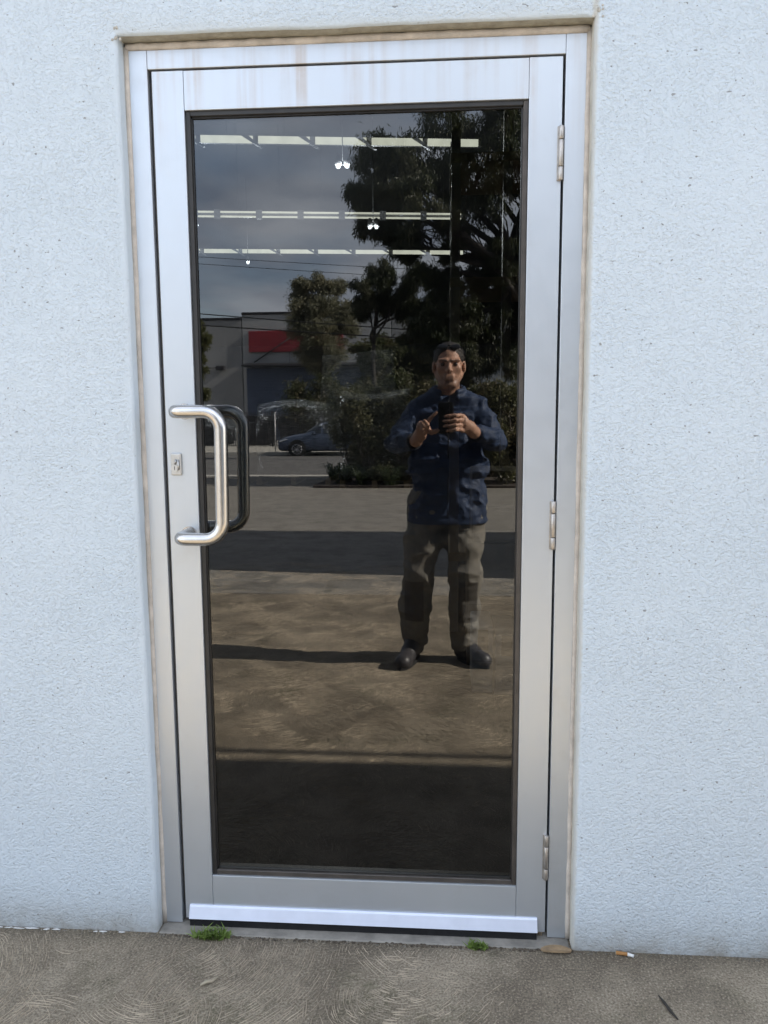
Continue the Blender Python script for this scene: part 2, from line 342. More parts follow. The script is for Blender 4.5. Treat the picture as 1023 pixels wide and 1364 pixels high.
# broom-swirl ridges left in the slab: short curved strokes laid out in overlapping fans
def ridges():
    g = random.Random(21); fans = []
    yy = -.02
    while yy > -5.0:
        wx_ = .75 + .42 * -yy; n_ = int((2 * wx_ + .8) / .22)
        for k_ in range(n_): fans.append((.45 - .03 * -yy + (k_ + .5) / n_ * 2 * (wx_ + .4) - (wx_ + .4) + g.uniform(-.12, .12), yy + g.uniform(-.1, .1), g.uniform(0, 6.283), g.uniform(.7, 1.35), g.uniform(.24, .44)))
        yy -= .17
    g.shuffle(fans); V = []; F = []
    grid = {}
    for i_, f_ in enumerate(fans): grid.setdefault((int(f_[0] // .5), int(f_[1] // .5)), []).append(i_)
    def covered(i_, x, y):
        a, b = int(x // .5), int(y // .5)
        for da in (-1, 0, 1):
            for db in (-1, 0, 1):
                for j_ in grid.get((a + da, b + db), ()):
                    if j_ <= i_: continue
                    f_ = fans[j_]; dx, dy = x - f_[0], y - f_[1]; r = math.hypot(dx, dy)
                    if .05 < r < f_[4] and abs((math.atan2(dy, dx) - f_[2] + math.pi) % (2 * math.pi) - math.pi) < f_[3]: return True
        return False
    for i_, (cx, cy, ph_, hw_, R1) in enumerate(fans):
        r = .05
        while r < R1:
            a = ph_ - hw_ + g.uniform(0, .2); x_ = cx + r * math.cos(ph_)
            while a < ph_ + hw_:
                L_ = g.uniform(.015, .085 if x_ < .5 else .035) / r; x, y = cx + r * math.cos(a), cy + r * math.sin(a)
                keep = g.random() < (.88 if x < .5 else max(.0, .88 - 2.2 * (x - .5)) if y > -.8 else .6)
                if keep and y < -.058 and not covered(i_, x, y):
                    near = min(1.0, max(0.0, (-y - .4) / 2.5)); w = g.uniform(.0006, .0013) * (1 - .25 * near); hgt = w * g.uniform(.5, .9); k_ = max(2, int(L_ * r / .018)); dr_ = g.uniform(-.05, .05); b = len(V)
                    for q in range(k_ + 1):
                        t = q / k_; aa = a + L_ * t; rr = r + dr_ * L_ * r * t + g.gauss(0, .0006); ww = w * (math.sin(math.pi * (.12 + .76 * t))); ca, sa = math.cos(aa), math.sin(aa)
                        for (o, hh) in ((-ww, -.0006), (0, hgt), (ww, -.0006)):
                            px, py = cx + (rr + o) * ca, cy + (rr + o) * sa; V.append((px, py, gz(py) + hh))
                    for q in range(k_):
                        F += [(b + q * 3, b + q * 3 + 1, b + q * 3 + 4, b + q * 3 + 3), (b + q * 3 + 1, b + q * 3 + 2, b + q * 3 + 5, b + q * 3 + 4)]
                a += L_ + g.uniform(.0, .03) / r
            r += g.uniform(.004, .009)
    F = [f_ for f_ in F if max(V[q][1] for q in f_) < -.056]
    me = mesh_np('trowel_ridges', V, F)
    tag(put('trowel_ridges', me, simple('ridge_concrete', (.36, .30, .222), .85, var=.4, scale=22), drive), kind='stuff')
    return len(F)
print('ridge faces', ridges())
tag(strip('gutter', -120, 120, -18.35, -17.76, M['kerb'], -.004, None, .1), kind='structure')
tag(strip('road', -120, 120, -32.6, -18.35, M['asphalt'], -.03), kind='structure')
tag(strip('kerb', -120, 120, -32.9, -32.6, M['kerb'], .09, None, .25), kind='structure')
tag(strip('footpath', -120, 120, -42.5, -32.9, M['plain'], .085, None, .2), kind='structure')
tag(strip('yard', -60, 60, -64, -42.5, M['yard'], .02), kind='structure')

# ------------------------------------------------------------------ our building (wall, roof, inside)
FY = -0.040; OX0, OX1, OZ = -0.060, 0.967, 2.100
bld = thing('factory_building', (.45, 0, G0), 'pale blue building with spray-textured wall around the glass door', 'building')
pts = []; nrm = []
def addp(a, b, n, nv):
    for i in range(n):
        f = i / n; pts.append((a[0] + (b[0] - a[0]) * f, a[1] + (b[1] - a[1]) * f)); nrm.append(nv)
addp((OX0, -.2), (OX0, OZ), 80, (-1, 0)); nL = len(pts)
pts.append((OX0, OZ)); nrm.append((-1, 1)); addp((OX0 + .012, OZ), (OX1, OZ), 40, (0, 1))
pts.append((OX1, OZ)); nrm.append((1, 1)); addp((OX1, OZ - .025), (OX1, -.2), 80, (1, 0)); pts.append((OX1, -.2)); nrm.append((1, 0))
jit = rng.normal(0, 1, len(pts)); jit = np.convolve(np.pad(jit, 6, mode='edge'), np.ones(5) / 5, 'same')[6:-6]
rings = [(.30, FY), (.055, FY), (.007, FY - .0005), (.0018, FY + .0015), (0, FY + .006)]
vs = []; fs = []; n = len(pts)
for ri, (o, y) in enumerate(rings):
    for i, ((px, pz), (nx, nz)) in enumerate(zip(pts, nrm)):
        j = jit[i] * .0016 if ri >= 2 else 0
        vs.append((px + nx * (o + j), y, pz + nz * (o + j)))
for ri in range(len(rings) - 1):
    for i in range(n - 1): fs.append((ri * n + i, ri * n + i + 1, (ri + 1) * n + i + 1, (ri + 1) * n + i))
m = MB(); m.add(vs, fs, True)
X0, X1 = -9.0, 11.0; ZT = 3.62
m.add([(X0, FY, -.2), (OX0 - .30, FY, -.2), (OX0 - .30, FY, ZT), (X0, FY, ZT)], [(0, 1, 2, 3)])
m.add([(OX1 + .30, FY, -.2), (X1, FY, -.2), (X1, FY, ZT), (OX1 + .30, FY, ZT)], [(0, 1, 2, 3)])
m.add([(OX0 - .30, FY, OZ + .30), (OX1 + .30, FY, OZ + .30), (OX1 + .30, FY, ZT), (OX0 - .30, FY, ZT)], [(0, 1, 2, 3)])
me = bpy.data.meshes.new('wall'); me.from_pydata(m.v, [], m.f); me.polygons.foreach_set('use_smooth', m.sm); me.update()
bm = bmesh.new(); bm.from_mesh(me); bmesh.ops.remove_doubles(bm, verts=bm.verts[:], dist=1e-5); bmesh.ops.recalc_face_normals(bm, faces=bm.faces[:])
f0 = max(bm.faces, key=lambda f: f.calc_area())
if f0.normal.y > 0: bmesh.ops.reverse_faces(bm, faces=bm.faces[:])
bm.to_mesh(me); bm.free(); put('wall', me, M['wall'], bld)
# reveals (return of the wall into the opening)
def reveal(name, idx, mat):
    m = MB(); k = len(idx); vs = []
    for (y, extra) in ((FY + .006, 0), (.012, 0), (.14, 0)):
        for i in idx:
            (px, pz), (nx, nz) = pts[i], nrm[i]; j = jit[i] * .0016
            vs.append((px + nx * j, y, pz + nz * j))
    m.add(vs, [(r * k + i, r * k + i + 1, (r + 1) * k + i + 1, (r + 1) * k + i) for r in range(2) for i in range(k - 1)], True)
    o = m.build(name, mat, bld); return o
iT = [i for i in range(n) if nrm[i][1] == 1]
reveal('reveal', list(range(0, iT[0] + 1)), M['wall']); reveal('reveal', list(range(iT[-1], n)), simple('cream_reveal_paint', (.50, .485, .43), .75, var=.15, scale=25, bump=.4, bscale=120))
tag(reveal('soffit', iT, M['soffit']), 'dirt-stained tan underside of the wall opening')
# carcass behind the render
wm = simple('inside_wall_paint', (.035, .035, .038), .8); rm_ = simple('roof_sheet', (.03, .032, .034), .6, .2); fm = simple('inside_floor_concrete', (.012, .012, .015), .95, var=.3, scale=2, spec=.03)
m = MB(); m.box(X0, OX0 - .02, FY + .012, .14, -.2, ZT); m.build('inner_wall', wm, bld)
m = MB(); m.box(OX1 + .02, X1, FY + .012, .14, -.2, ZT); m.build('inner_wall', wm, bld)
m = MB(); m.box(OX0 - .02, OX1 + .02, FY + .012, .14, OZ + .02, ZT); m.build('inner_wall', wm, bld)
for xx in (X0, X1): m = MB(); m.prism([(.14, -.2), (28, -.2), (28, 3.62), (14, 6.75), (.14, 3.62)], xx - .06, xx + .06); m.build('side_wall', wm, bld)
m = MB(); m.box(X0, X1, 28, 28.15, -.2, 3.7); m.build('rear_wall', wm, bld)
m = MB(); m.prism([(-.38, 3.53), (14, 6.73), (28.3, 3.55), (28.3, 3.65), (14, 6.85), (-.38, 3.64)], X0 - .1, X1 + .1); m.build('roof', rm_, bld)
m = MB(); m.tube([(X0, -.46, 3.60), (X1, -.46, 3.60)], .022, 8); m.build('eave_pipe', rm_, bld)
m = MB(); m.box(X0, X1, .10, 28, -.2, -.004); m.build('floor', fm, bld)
# threshold and paint splashes at the wall foot
thr = simple('threshold_concrete', (.22, .205, .178), .9, var=.3, scale=20, bump=.7, bscale=120)
m = MB(); m.box(OX0 + .002, OX1 - .002, FY - .003, .11, -.1, -.0135, .003); m.build('threshold', thr, bld)
def blob(m, cx, cy, z, rx, ry, k=9, h=.002):
    ring = []; a0 = random.random() * 6
    for i in range(k):
        a = a0 + 2 * math.pi * i / k; q = random.uniform(.6, 1.25); ring.append((cx + rx * q * math.cos(a), cy + ry * q * math.sin(a), z))
    m.add([(cx, cy, z + h)] + ring, [(0, i + 1, (i + 1) % k + 1) for i in range(k)], True)
wp = simple('white_paint_drips', (.60, .60, .58), .6, var=.08)
for i in range(22):
    xx = random.uniform(-.52, -.14); m = MB(); blob(m, xx, FY - .005 - random.random() * .004, G0 + .0005, random.uniform(.003, .016), random.uniform(.0012, .0032))
    m.build('paint_splash', wp, bld)
# chipped render at the two head corners
cm = simple('chipped_render', (.42, .40, .35), .9, var=.4, scale=60, bump=1, bscale=150)
for (cx, cz) in ((OX0 - .003, OZ + .002), (OX1 + .004, OZ + .006)):
    for i in range(6):
        m = MB(); bm = bmesh.new(); bmesh.ops.create_icosphere(bm, subdivisions=1, radius=random.uniform(.0025, .0055))
        c = Vector((cx + random.uniform(-.012, .012), FY - .001, cz + random.uniform(-.014, .014)))
        m.add([Vector((v.co.x * random.uniform(.6, 1.3), v.co.y * .35, v.co.z * random.uniform(.6, 1.3))) + c for v in bm.verts], [[v.index for v in f.verts] for f in bm.faces]); bm.free()
        m.build('render_chip', cm, bld)

# ------------------------------------------------------------------ door frame
LW, LH, ST, TR, GB = .908, 2.040, .0719, .0845, .118
fr = thing('door_frame', (.454, 0, G0), 'silver aluminium frame fixed round the glass door', 'door frame')
m = MB(); m.box(-.050, -.0085, -.003, .10, -.0115, 2.0836, .0012, seg=2); m.build('jamb', M['frame'], fr)
m = MB(); m.box(.9135, .9575, -.003, .10, -.0115, 2.0836, .0012, seg=2); m.build('jamb', M['frame'], fr)
m = MB(); m.box(-.0080, .9130, -.003, .10, 2.0432, 2.0834, .0012, seg=2); m.build('head', M['frame'], fr)
# stops that close the gap behind the leaf
m = MB(); m.box(-.0080, .006, .052, .098, -.011, 2.043); m.build('door_stop', M['gasket'], fr)
m = MB(); m.box(.905, .9130, .052, .098, -.011, 2.043); m.build('door_stop', M['gasket'], fr)
m = MB(); m.box(.006, .905, .052, .098, 2.030, 2.043); m.build('door_stop', M['gasket'], fr)
m = MB(); m.tube([(-.0052, .014, z) for z in np.linspace(0.03, 2.02, 12)], .0026, 6); m.build('rubber_seal', simple('grey_rubber', (.11, .10, .09), .6), fr)
def bead_run(a, b, w, name):
    m = MB(); a = Vector(a); b = Vector(b); k = 60
    for s_ in range(1):
        path = [a.lerp(b, i / k) + Vector((random.gauss(0, .0004), random.gauss(0, .0004), random.gauss(0, .0004))) for i in range(k + 1)]
        m.tube(path, [w * random.uniform(.9, 1.12) for _ in range(k + 1)], 8)
    m.build(name, M['sealant'], fr)
bead_run((-.0560, .0010, -.012), (-.0560, .0010, 2.092), .0078, 'sealant_bead')
bead_run((.9630, .0010, -.012), (.9630, .0010, 2.092), .0078, 'sealant_bead')
bead_run((-.055, .0010, 2.0915), (.963, .0010, 2.0915), .0088, 'sealant_bead')

# ------------------------------------------------------------------ the door
dr = thing('glass_door', (.454, 0, 0), 'hinged silver aluminium door with one tall tinted glass pane', 'door')
m = MB(); m.box(0, ST - .0004, 0, .045, 0, LH, .001, seg=2); m.build('stile', M['leaf'], dr)
m = MB(); m.box(LW - ST + .0004, LW, 0, .045, 0, LH, .001, seg=2); m.build('stile', M['leaf'], dr)
m = MB(); m.box(ST + .0004, LW - ST - .0004, .0006, .0444, LH - TR, LH - .0004, .001, seg=2); m.build('rail', M['leaf'], dr)
m = MB(); m.box(ST + .0004, LW - ST - .0004, .0006, .0444, .0004, GB, .001, seg=2); m.build('rail', M['leaf'], dr)
gx0, gx1, gz0, gz1 = ST, LW - ST, GB, LH - TR; bw = .011
def bar(name, x0, x1, z0, z1, mat): m = MB(); m.box(x0, x1, .006, .040, z0, z1, .0012); return m.build(name, mat, dr)
bar('glazing_bead', gx0, gx0 + bw, gz0, gz1, M['gasket']); bar('glazing_bead', gx1 - bw, gx1, gz0, gz1, M['bead'])
bar('glazing_bead', gx0 + bw, gx1 - bw, gz1 - bw, gz1, M['gasket']); bar('glazing_bead', gx0 + bw, gx1 - bw, gz0, gz0 + bw + .002, M['bead'])
m = MB(); m.box(gx0 + .004, gx1 - .004, .017, .023, gz0 + .004, gz1 - .004); gp = m.build('glass_pane', M['glass'], dr)
clr = NT('clear_glass_body'); clr.t.nodes.remove(clr.p); ct = clr.n('ShaderNodeBsdfTransparent'); clr.l(clr.ramp(clr.noise(3), [(0, (.97, .98, .98)), (1, (.98, .99, .99))]), ct.inputs[0]); clr.l(ct.outputs[0], clr.o.inputs[0])
gp.data.materials.append(clr.m)
for pf in gp.data.polygons: pf.material_index = 0 if pf.normal.y < -.5 else 1
# inner rubber lip round the pane
for (x0, x1, z0, z1) in ((gx0 + bw, gx0 + bw + .003, gz0 + bw, gz1 - bw), (gx1 - bw - .003, gx1 - bw, gz0 + bw, gz1 - bw), (gx0 + bw, gx1 - bw, gz1 - bw - .003, gz1 - bw), (gx0 + bw, gx1 - bw, gz0 + bw + .002, gz0 + bw + .005)):
    m = MB(); m.box(x0, x1, .012, .0172, z0, z1); m.build('rubber_lip', M['gasket'], dr)
# pull handle: two posts, mitred elbows, round bar over the glass edge
def arc(c, a, b, r, n=8):
    """quarter turn at corner c from direction a to direction b"""
    c = Vector(c); a = Vector(a).normalized(); b = Vector(b).normalized(); o = c - a * r + b * r
    return [o + (-b) * r * math.cos(t) + a * r * math.sin(t) for t in [math.pi / 2 * i / n for i in range(n + 1)]]
HY = -.082; hr = .0152; zt, zb = 1.2865, .9955; xp, xb_ = .050, .1545
path = [Vector((xp - .004, .002, zt))] + arc((xp - .004, HY, zt), (0, -1, 0), (1, 0, 0), .020) + arc((xb_, HY, zt), (1, 0, 0), (0, 0, -1), .040, 10) \
    + arc((xb_ - .003, HY, zb), (0, 0, -1), (-1, 0, 0), .040, 10) + arc((xp - .002, HY, zb), (-1, 0, 0), (0, 1, 0), .020) + [Vector((xp - .002, .002, zb))]
m = MB(); m.tube(path, hr, 24); hd = m.build('pull_handle', M['steel'], dr)
for z in (zt, zb):
    m = MB(); m.tube([(xp - .003, -.0035, z), (xp - .003, .001, z)], .0185, 24); m.build('handle_rose', M['steel'], hd)
m = MB(); m.tube([Vector((q.x, .045 - q.y, q.z)) for q in path], hr, 24); m.build('inner_pull_handle', M['steel'], dr)
# lock
m = MB(); m.box(.0105, .0352, -.007, .001, 1.1365, 1.1885, .0025, seg=3); lk = m.build('lock_plate', M['lock'], dr)
m = MB(); m.tube([(.0205, -.0105, 1.1535), (.0205, -.004, 1.1535)], .0088, 20); cy = m.build('lock_cylinder', M['lock'], lk)
m = MB(); m.tube([(.0205, -.0100, 1.163), (.0240, -.0100, 1.1735), (.0290, -.0100, 1.172), (.0303, -.0100, 1.160), (.0285, -.0100, 1.150)], .0022, 8); m.build('cylinder_guard', M['lock'], lk)
m = MB(); m.box(.0199, .0211, -.0112, -.009, 1.1490, 1.1580); m.build('keyway', M['slot'], lk)
# hinges
for (z0, z1) in ((1.783, 1.896), (.964, 1.076), (.143, .258)):
    h = z1 - z0; xh = .9065
    m = MB(); m.box(xh - .0078, xh + .0035, -.0022, .001, z0, z1, .0006); hg = m.build('hinge', M['hinge'], dr)
    for (a, b) in ((0, .245), (.255, .745), (.755, 1)):
        m = MB(); zz = [z0 + h * a, z0 + h * a + .0012, z0 + h * b - .0012, z0 + h * b]
        m.tube([(xh, -.0056, z) for z in zz], [.0046, .0055, .0055, .0046], 16); m.build('knuckle', M['hinge'], hg)
# bottom weather seal: aluminium carrier with a brush
m = MB(); m.prism([(.0, .0385), (-.003, .0385), (-.0060, .0350), (-.0150, .0105), (-.0160, .0080), (-.0150, .0070), (-.0130, .0105), (.0, .0105)], .0125, .8880); sl = m.build('bottom_seal', M['seal_alu'], dr)
m = MB(); m.box(.0135, .8865, -.0120, -.002, -.0128, .0104); m.build('seal_backing', M['brush'], sl)
m = MB(); vs = []; fs = []
for i in range(900):
    x = random.uniform(.0130, .887); y = -.0132 + random.gauss(0, .0006); b = len(vs); dx = random.gauss(0, .0025); zz = random.uniform(-.0132, -.009)
    vs += [(x - .0008, y, .0100), (x + .0008, y, .0100), (x + dx, y - random.random() * .002, zz)]; fs.append((b, b + 1, b + 2))
m.add(vs, fs); tag(m.build('brush', M['brush'], sl), kind='stuff')
m = MB()
for i in range(3): m.tube([(.8925 + i * .004, .006, -.0135), (.893 + i * .004, .006, .003)], .0016, 6)
m.build('brush_end', simple('tan_brush_end', (.28, .22, .15), .9), sl)


# ------------------------------------------------------------------ inside the building: lights, wrapped pallets, cartons
tube_w = emit_mat('lit_light_diffuser', (1.0, .97, .78), .36); bay_w = emit_mat('lit_lamp', (.92, .97, 1.0), 1.6)
fit = simple('light_housing', (.12, .12, .12), .5); wire = simple('hanging_wire', (.02, .02, .02), .8)
def light_row(y, z, x0, x1, pitch, gap, hh, kind, lab):
    t = thing('strip_light', ((x0 + x1) / 2, y, z), lab, 'light', 'light rows under the roof')
    x = x1; i = 0
    while x - pitch > x0 - .3:
        a, b = x - pitch + gap, x
        if kind == 'panel':
            m = MB(); m.prism([(y, z - hh / 2), (y + .05, z - hh / 2), (y + .05, z + hh / 2), (y, z + hh / 2)], a, b); d = m.build('diffuser', tube_w, t)
            m = MB(); m.add([(a - gap - .16, y - .012, z + hh / 2), (a - gap - .06, y - .012, z + hh / 2), (a + .06, y - .012, z - hh * 1.3), (a + .03, y - .012, z - hh * 1.3),
                             (a - gap - .16, y + .04, z + hh / 2), (a - gap - .06, y + .04, z + hh / 2), (a + .06, y + .04, z - hh * 1.3), (a + .03, y + .04, z - hh * 1.3)],
                            [(0, 1, 2, 3), (7, 6, 5, 4), (0, 4, 5, 1), (1, 5, 6, 2), (2, 6, 7, 3), (3, 7, 4, 0)]); m.build('bracket', fit, t)
        else:
            for dz in (hh / 2, -hh / 2):
                m = MB(); m.tube([(a, y, z + dz), (b, y, z + dz)], hh * .22, 8); m.build('tube', tube_w, t)
            m = MB(); m.box(a - gap, a, y - .03, y + .03, z - hh, z + hh, .004); m.build('tube_holder', fit, t)
        m = MB(); m.tube([((a + b) / 2, y + .03, z + hh / 2), ((a + b) / 2, y + .03, 3.6 + .2229 * (y if y < 14 else 28 - y))], .004, 4); m.build('hanger', wire, t)
        x -= pitch; i += 1
    t.rotation_euler.z = math.atan(.14)
    m = MB(); m.box(x0 - .3, x1 + .05, y + .05, y + .13, z - hh * .4, z + hh / 2 + .02); m.build('housing', fit, t)
light_row(9.8, 5.03, -3.6, 1.17, .795, .075, .088, 'panel', 'thick row of lit panels nearest the glass, seen through it')
light_row(14.1, 5.03, -5.2, 1.03, .80, .12, .085, 'tubes', 'middle row of twin lit tubes seen through the glass')
light_row(17.7, 5.03, -6.3, 1.17, .90, .10, .085, 'panel', 'farthest row of lit panels under the roof, above the wires')
for (x, y, z, lab) in ((-.60, 8.5, 4.30, 'bright round lamp pair just below the thick light row'), (-.52, 12.0, 4.32, 'bright round lamp pair below the twin tube row'), (-3.55, 12.0, 4.40, 'bright round lamp at the left edge of the glass'), (-3.63, 16, 4.50, 'small bright lamp below the farthest light row')):
    t = thing('bay_lamp', (x, y, z), lab, 'lamp', 'round lamps inside')
    for s_ in ((-.055, .055) if x > -2 else (0,)):
        m = MB(); m.tube([(x + s_, y, z - .035), (x + s_, y, z - .025), (x + s_, y, z)], [.015, .028, .027], 14); m.build('bulb', bay_w, t)
        m = MB(); m.tube([(x + s_, y, z + .001), (x + s_, y, z + .05), (x + s_, y, z + .14)], [.045, .04, .02], 14); m.build('shade', fit, t)
    pl = bpy.data.lights.new('lamp_light', 'POINT'); pl.energy = 40; pl.shadow_soft_size = .08; pl.color = (.95, .98, 1.0); po = bpy.data.objects.new('lamp_light', pl); po.location = (0, 0, -.2); link(po, t)
    m = MB(); m.tube([(x, y, z + .05), (x, y, 3.6 + .2229 * (y if y < 14 else 28 - y))], .006, 5); m.build('hanger', wire, t)
def film_mat():
    t = NT('crinkled_stretch_film'); a = t.noise(1, 4, .65, t.map((5, 5, 38)), 1.2); b = t.noise(7, 4, .6)
    t.col(t.ramp(b, [(.35, (.05, .053, .055)), (.7, (.14, .14, .135))])); t.set(.20, 0, 1.0); t.bump(t.math('ADD', t.math('MULTIPLY', a, 1.6), t.math('MULTIPLY', b, .6)), 1.0, .05); return t.m
film = film_mat(); tim = simple('pallet_timber', (.24, .17, .10), .85, var=.3, scale=12)
def pallet(x, y, w, d, h, lab):
    t = thing('wrapped_pallet', (x, y, 0), lab, 'pallet', 'film-wrapped pallets inside')
    for j in range(5):
        yy = y - d / 2 + (j + .5) * d / 5; m = MB(); m.box(x - w / 2, x + w / 2, yy - .05, yy + .05, .115, .135); m.build('board', tim, t)
    for j in (-1, 0, 1): m = MB(); m.box(x + j * (w / 2 - .05) - .045, x + j * (w / 2 - .05) + .045, y - d / 2, y + d / 2, 0, .115); m.build('bearer', tim, t)
    nx, ny, nz = 14, 12, 22; V = []; F = []
    # wrapped load: a sagging rounded block
    bm = bmesh.new(); bmesh.ops.create_cube(bm, size=1); bmesh.ops.subdivide_edges(bm, edges=bm.edges[:], cuts=12, use_grid_fill=True)
    ph = [random.uniform(0, 6) for _ in range(4)]
    for v in bm.verts:
        c = v.co.copy(); s_ = 1 - .05 * (abs(c.x) * 2) ** 6 * (abs(c.y) * 2) ** 6
        z = .137 + (c.z + .5) * (h - .137)
        if c.z > .2: z += .05 * math.sin(c.x * 4.5 + ph[0]) * (c.z - .2) / .3 + .06 * math.sin(c.y * 5 + ph[1]) * (c.z - .2) / .3
        q = 1 + .03 * math.sin(c.z * 9 + ph[2]) + .015 * math.sin(c.x * 13 + c.z * 7 + ph[3])
        v.co = Vector((x + c.x * w * s_ * q, y + c.y * d * s_ * q, z))
    m = MB(); bm.verts.index_update(); m.add([v.co for v in bm.verts], [[v.index for v in f.verts] for f in bm.faces], True); bm.free(); m.build('wrapped_load', film, t)
for (x, y, w, h, lab) in ((-.45, 11.6, 1.15, 1.52, 'film-wrapped pallet behind the glass beside the photographer'), (-1.9, 12.2, 1.3, 1.35, 'low film-wrapped pallet seen through the glass below the hedge'), (-3.3, 12.0, 1.2, 1.05, 'film-wrapped pallet behind the glass next to the handle'), (-1.1, 15.4, 1.6, 2.45, 'tallest film-wrapped pallet, in the back row')):
    pallet(x, y, w, 1.1, h, lab)
card = simple('carton_board', (.42, .30, .18), .85, var=.15, scale=4); wcard = simple('white_carton', (.80, .78, .75), .8, var=.1); tape = simple('parcel_tape', (.36, .27, .15), .4)
def carton(x0, x1, y0, y1, z0, z1, mat, lab):
    t = thing('carton', ((x0 + x1) / 2, (y0 + y1) / 2, z0), lab, 'carton', 'cartons stacked inside by the glass')
    m = MB(); m.box(x0, x1, y0, y1, z0, z1, .004); m.build('box', mat, t)
    m = MB(); xm = (x0 + x1) / 2; m.box(xm - .024, xm + .024, y0 - .0012, y0 - .0002, z1 - .10, z1 - .004); m.build('tape_strip', tape, t)
    m = MB(); m.box(x0 + .004, x1 - .004, y0 - .0008, y0 + .0004, (z0 + z1) / 2 - .001, (z0 + z1) / 2 + .001); m.build('flap_edge', M['slot'], t)
carton(.79, .885, 1.68, 2.0, -.003, .30, wcard, 'pale upright carton at the floor, left of a pair')
carton(.89, .995, 1.66, 2.0, -.003, .28, wcard, 'pale upright carton at the floor, right of a pair')
carton(.78, 1.10, 2.10, 2.5, -.003, .62, card, 'tall brown carton behind the pale pair')
carton(.80, 1.08, 2.12, 2.48, .622, .98, card, 'brown carton on top of the tall one')
carton(1.05, 1.45, 1.30, 1.64, -.003, .34, simple('blue_carton', (.05, .09, .25), .7), 'blue carton against the hinge side of the glass')
rk = thing('storage_rack', (1.2, 2.9, 0), 'steel rack with upright posts inside on the right', 'rack')
for (x, y) in ((.72, 2.7), (1.0, 2.7), (2.4, 2.7), (.72, 3.3), (2.4, 3.3)): m = MB(); m.box(x - .025, x + .025, y - .03, y + .03, 0, 2.9, .003); m.build('post', simple('rack_steel', (.42, .36, .32), .5, .4), rk)
for z in (.42, 1.95, 2.6): m = MB(); m.box(.69, 2.43, 2.66, 3.34, z, z + .05, .004); m.build('shelf', card, rk)

# ------------------------------------------------------------------ small things on the paving
def blades(m, cx, cy, z, n, h, sp, w, lean=.6, yb=None):
    for i in range(n):
        a = random.uniform(0, 6.283); r = sp * math.sqrt(random.random()); x = cx + r * math.cos(a) * 1.0; y = cy + r * math.sin(a) * .35
        hh = h * random.uniform(.45, 1.1); d = Vector((random.gauss(0, lean), random.gauss(-.1, lean * .5), 1)).normalized(); b = Vector((x, y, z))
        t1 = b + d * hh * .55; d2 = (d + Vector((random.gauss(0, .5), random.gauss(-.2, .3), -.35))).normalized(); t2 = t1 + d2 * hh * .5
        s_ = Vector((math.cos(a), math.sin(a), 0)) * w
        m.add([b - s_, b + s_, t1 + s_ * .8, t1 - s_ * .8, t2], [(0, 1, 2, 3), (3, 2, 4)], False)
def tuft(cx, cy, n, h, sp, lab, w=.0021):
    t = thing('grass_tuft', (cx, cy, G0), lab, 'grass', 'weeds in the threshold joint')
    m = MB(); blades(m, cx, cy, G0 - .002, n, h, sp, w); m.build('blade_clump', M['grass'], t)
    m = MB(); blades(m, cx, cy, G0 - .002, n // 3, h * .5, sp * .9, w * 2.2, .9); m.build('leaf_clump', leaf_mat('broad_weed_leaf', (.13, .21, .05), (.27, .35, .11)), t)
tuft(.078, -.046, 150, .034, .048, 'larger green weed tuft at the latch end of the threshold')
tuft(.742, -.047, 110, .028, .024, 'small grass tuft at the hinge end of the threshold')
def pebble_line(name, x0, x1, y0, y1, n, smin, smax, mat, lab):
    m = MB()
    for i in range(n):
        bm = bmesh.new(); bmesh.ops.create_icosphere(bm, subdivisions=1, radius=1)
        s_ = random.uniform(smin, smax) ; x, y = random.uniform(x0, x1), random.uniform(y0, y1)
        m.add([(x + v.co.x * s_ * random.uniform(.7, 1.5), y + v.co.y * s_, gz(y) + v.co.z * s_ * .5) for v in bm.verts], [[v.index for v in f.verts] for f in bm.faces]); bm.free()
    return tag(m.build(name, mat), lab, 'debris', kind='stuff')
pebble_line('joint_debris', -.05, .97, -.052, -.042, 330, .0012, .0042, simple('joint_dirt', (.07, .055, .038), .95, var=.7, scale=160), 'dark grit and crumbs lying in the threshold joint')
pebble_line('wall_foot_grit', -.9, 1.9, -.055, -.040, 420, .0010, .0030, simple('wall_grit', (.15, .135, .11), .95, var=.7, scale=160), 'pale grit along the foot of the wall')
cb = thing('cigarette_butt', (1.09, -.052, G0), 'orange cigarette butt lying against the wall foot on the right', 'cigarette butt')
m = MB(); m.tube([(1.071, -.050, G0 + .0045), (1.097, -.054, G0 + .0042)], .0042, 12); m.build('filter', simple('orange_filter_paper', (.34, .165, .05), .7), cb)
m = MB(); m.tube([(1.0975, -.054, G0 + .0042), (1.104, -.057, G0 + .0046), (1.111, -.058, G0 + .003)], [.0042, .0034, .0036], 10); m.build('paper_end', simple('white_paper', (.7, .7, .68), .8), cb)
m = MB(); m.tube([(1.0712, -.050, G0 + .0045), (1.0705, -.0499, G0 + .0045)], .0040, 12); m.build('filter_tip', simple('filter_fibre', (.62, .52, .36), .9), cb)
